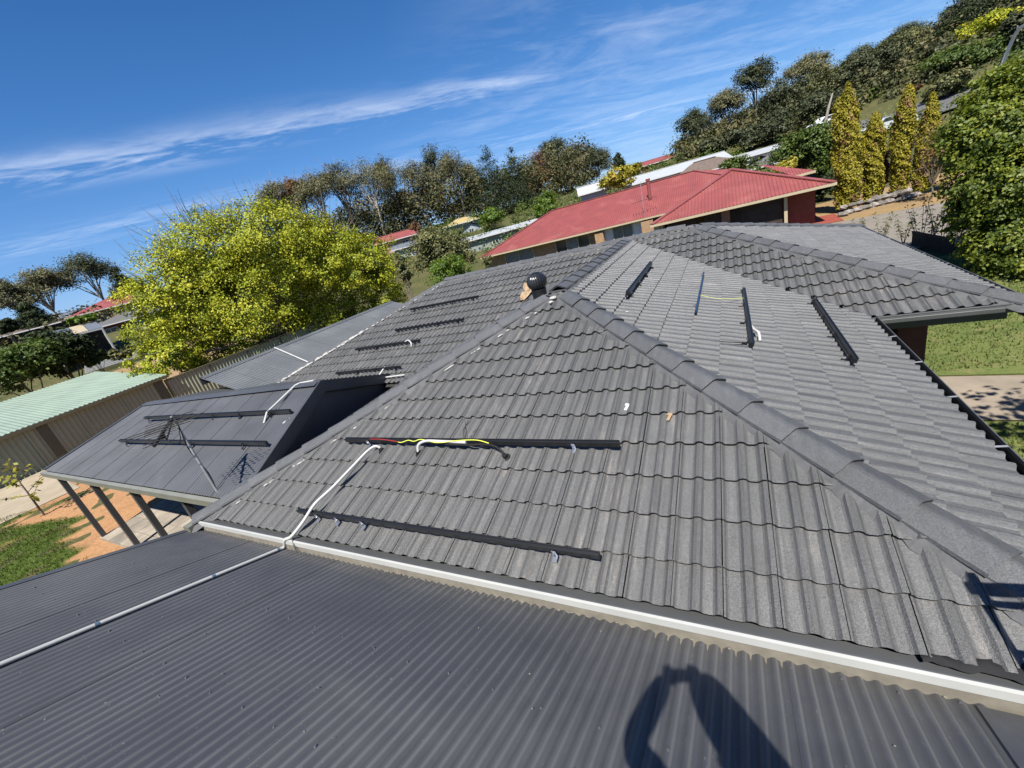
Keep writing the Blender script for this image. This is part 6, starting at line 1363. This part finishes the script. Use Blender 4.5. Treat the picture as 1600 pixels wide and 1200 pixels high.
# ------------------------------------------------------------------ right-hand ground, wall of rocks, road, lamp, cars
drape('lawn', [(1.9, 9.95), (16, 8.8), (16, 19.5), (1.9, 19.5)], LAWN, .012, 1.0)
drape('concrete_path', [(1.9, 8.2), (14, 7.4), (14, 8.75), (1.9, 9.9)], CONC_W, .02, 1.0)
drape('lower_lawn', [(1.9, 2), (14, 2), (14, 7.35), (1.9, 8.15)], LAWN, .012, 1.0)
drape('driveway', [(3.2, 21.5), (26, 19.5), (30, 30.5), (3.2, 32.0)], GRAVEL, .015, 1.0)
drape('straw_bank', [(3.3, 32.0), (30, 30.6), (32, 44.0), (4.5, 41.5)], STRAW, .012, .8)
drape('red_paving', [(2.2, 32.4), (6.0, 32.0), (6.2, 35.8), (2.4, 36.2)], REDP, .03, 1.0)
def ribbon(name, pts, w, mat, off):
    P = [np.array(p) for p in pts]; V = []; F = []
    Q = []
    for i in range(len(P)-1):
        for k in range(6): Q.append(P[i]+(P[i+1]-P[i])*k/6)
    Q.append(P[-1])
    for i, p in enumerate(Q):
        d = Q[min(i+1, len(Q)-1)]-Q[max(i-1, 0)]; s = unit((-d[1], d[0], 0))
        for k in (-1, 0, 1):
            q = p+s*w/2*k; V.append((q[0], q[1], float(terr(q[0], q[1]))+off))
    for i in range(len(Q)-1):
        for j in (0, 1): F.append((3*i+j, 3*i+j+1, 3*i+j+4, 3*i+j+3))
    tagp(link(name, mesh_of(name, V, F, mat)), kind='structure')
ROADP = [(7.0, 72.46, 0.28), (11.19, 70.72, 0.27), (13.86, 66.98, -0.23), (16.22, 65.93, -0.22), (18.77, 66.19, 0.09), (21.33, 66.57, 0.4), (24.92, 67.66, 0.91)]
ribbon('road', ROADP, 7.5, ASPH, .14)
gpts = []
for k in range(26000):
    x, y = RNG.uniform(2.0, 11), RNG.uniform(10.0, 19); gpts.append((x, y, G+.01))
for k in range(5000):
    x, y = RNG.uniform(2.0, 5.5), RNG.uniform(5, 8.0); gpts.append((x, y, G+.01))
tagp(blades('lawn_grass', np.array(gpts), .05, LF_GRASS2, .5), 'mown green lawn with straw patches below the right gutter', 'lawn')
sh = [(5.6, 4.6, .2, 1.5, 1.5, 1.3), (6.5, 5.3, -.2, 1.4, 1.4, 1.2), (5.4, 3.4, -.3, 1.3, 1.3, 1.1)]
lobed_tree('shade_tree', 'leafy small tree beside the lower lawn outside the right edge', (5.8, 4.4, G), sh, 5000, .16, LF_GREEN, .09)
ROCKS = [(6.29, 33.82, -4.51, 0.31), (6.59, 35.34, -4.27, 0.24), (6.67, 34.4, -4.52, 0.25), (7.02, 35.56, -4.27, 0.24), (7.15, 34.64, -4.52, 0.28), (7.49, 35.77, -4.28, 0.29), (7.57, 34.93, -4.51, 0.3), (7.99, 35.76, -4.27, 0.25), (8.06, 35.21, -4.52, 0.27), (8.37, 36.08, -4.27, 0.3), (8.53, 35.34, -4.52, 0.31), (8.83, 36.28, -4.27, 0.29), (8.92, 35.47, -4.51, 0.32), (9.29, 36.37, -4.27, 0.28), (9.41, 35.25, -4.51, 0.3), (9.67, 36.69, -4.26, 0.3), (9.87, 35.82, -4.52, 0.31), (10.1, 36.88, -4.26, 0.29), (10.29, 36.07, -4.51, 0.32)]
LAMP = (18.05, 48.77, -3.2); LAMP_H = 6.85; LAMP_D = (0.34, -1.2)
CARS = [('parked_car', 'white car half hidden by trees above the hedge', 12.14, 75.13, 0.3, 'white_car_paint'), ('parked_car', 'silver car parked on the road behind the cypresses', 15.06, 62.3, 0.35, 'silver_car_paint')]
RFN = [(6.31, 22.12, G), (6.63, 19.40, G)]
STUMP = (9.31, 59.27, 1.44)

rw = thing('rock_wall', 'low dry wall of bluish rocks under the golden cypresses', 'rock wall', ROCKS[0][:3])
for (x, y, z, s) in ROCKS:
    m = MB(); blob(m, (x, y, z), (s*RNG.uniform(.85, 1.25), s*.9, s*RNG.uniform(.5, .72)), rotm(RNG.uniform(-.6, .6))); m.build('rock', ROCK, rw)
lamp = thing('street_lamp', 'tall grey street lamp with curved arm at the upper right', 'street lamp', LAMP)
b = np.array(LAMP); MB().tube([b, b+(0, 0, LAMP_H*.72)]+[b+np.array((LAMP_D[0]*s, LAMP_D[1]*s, LAMP_H*(.72+.28*math.sin(min(1, s*1.15)*math.pi/2)))) for s in (.12, .3, .5, .75, 1.0)], [.17, .14, .125, .12, .115, .11, .10], 8).build('pole', LAMP_GALV, lamp, True)
e = b+np.array((LAMP_D[0], LAMP_D[1], LAMP_H)); MB().box(e+np.array(LAMP_D+(0,))*.08, (.9, .28, .14), rotm(math.atan2(LAMP_D[1], LAMP_D[0]))).build('lamp_head', LAMP_GL, lamp)
def car(name, label, x, y, rot, paint):
    z = float(terr(x, y))+.05; t = thing(name, label, 'car', (x, y, z)); R = rotm(rot); o = np.array((x, y, z)); P = lambda a, b, c: o+R @ np.array((a, b, c))
    pr = [(-2.2, .35), (-2.25, .75), (-2.0, .95), (-1.35, 1.02), (-.85, 1.46), (.75, 1.5), (1.55, 1.05), (2.15, .95), (2.25, .6), (2.2, .3)]
    m = MB(); n = len(pr); m.add([P(a, -.85, c) for a, c in pr]+[P(a, .85, c) for a, c in pr], [tuple(range(n)), tuple(range(2*n-1, n-1, -1))]+[(k, n+k, n+(k+1) % n, (k+1) % n) for k in range(n)]); m.build('body', paint, t)
    for s in (-.865, .865): MB().add([P(-1.15, s, 1.05), P(1.25, s, 1.08), P(.7, s, 1.42), P(-.8, s, 1.40)], [(0, 1, 2, 3)]).build('side_window', GLASS, t)
    MB().add([P(1.5, -.72, 1.1), P(1.5, .72, 1.1), P(.83, .66, 1.46), P(.83, -.66, 1.46)], [(0, 1, 2, 3)]).build('windscreen', GLASS, t)
    for a in (-1.35, 1.4):
        for s in (-.8, .8): MB().tube([P(a, s-.1, .32), P(a, s+.1, .32)], .32, 14).build('wheel', TYRE, t)
    for s in (-.6, .6): MB().box(P(2.22, s, .72), (.06, .3, .14), R).build('headlight', LAMP_GL, t)
for c in CARS: car(*c[:5], MATS[c[5]])
rf_ = thing('rail_fence', 'dark timber rail on the right boundary, dark boards for the hedge shade below', 'fence', RFN[0])
a, b = np.array(RFN[0]), np.array(RFN[1])
MB().bar(a+(0, 0, .5), b+(0, 0, .5), .05, .09).build('rail', DARK, rf_)
for k in range(24): p = a+(b-a)*(k+.5)/24; MB().box(p+(0, 0, .22), (.10, .02, .5), rotm(math.atan2(b[1]-a[1], b[0]-a[0]))).build('shade_board', DARK, rf_)  # dark boards added for the deep hedge shade below the rail
sg = thing('leaning_stump', 'pale dead leaning trunk standing among the dark trees above the hedge', 'dead tree', STUMP)
s = np.array(STUMP); MB().tube([s, s+(.25, 0, 1.3), s+(.6, .1, 2.6)], [.16, .12, .06], 7).build('trunk', BARK_W, sg, True)
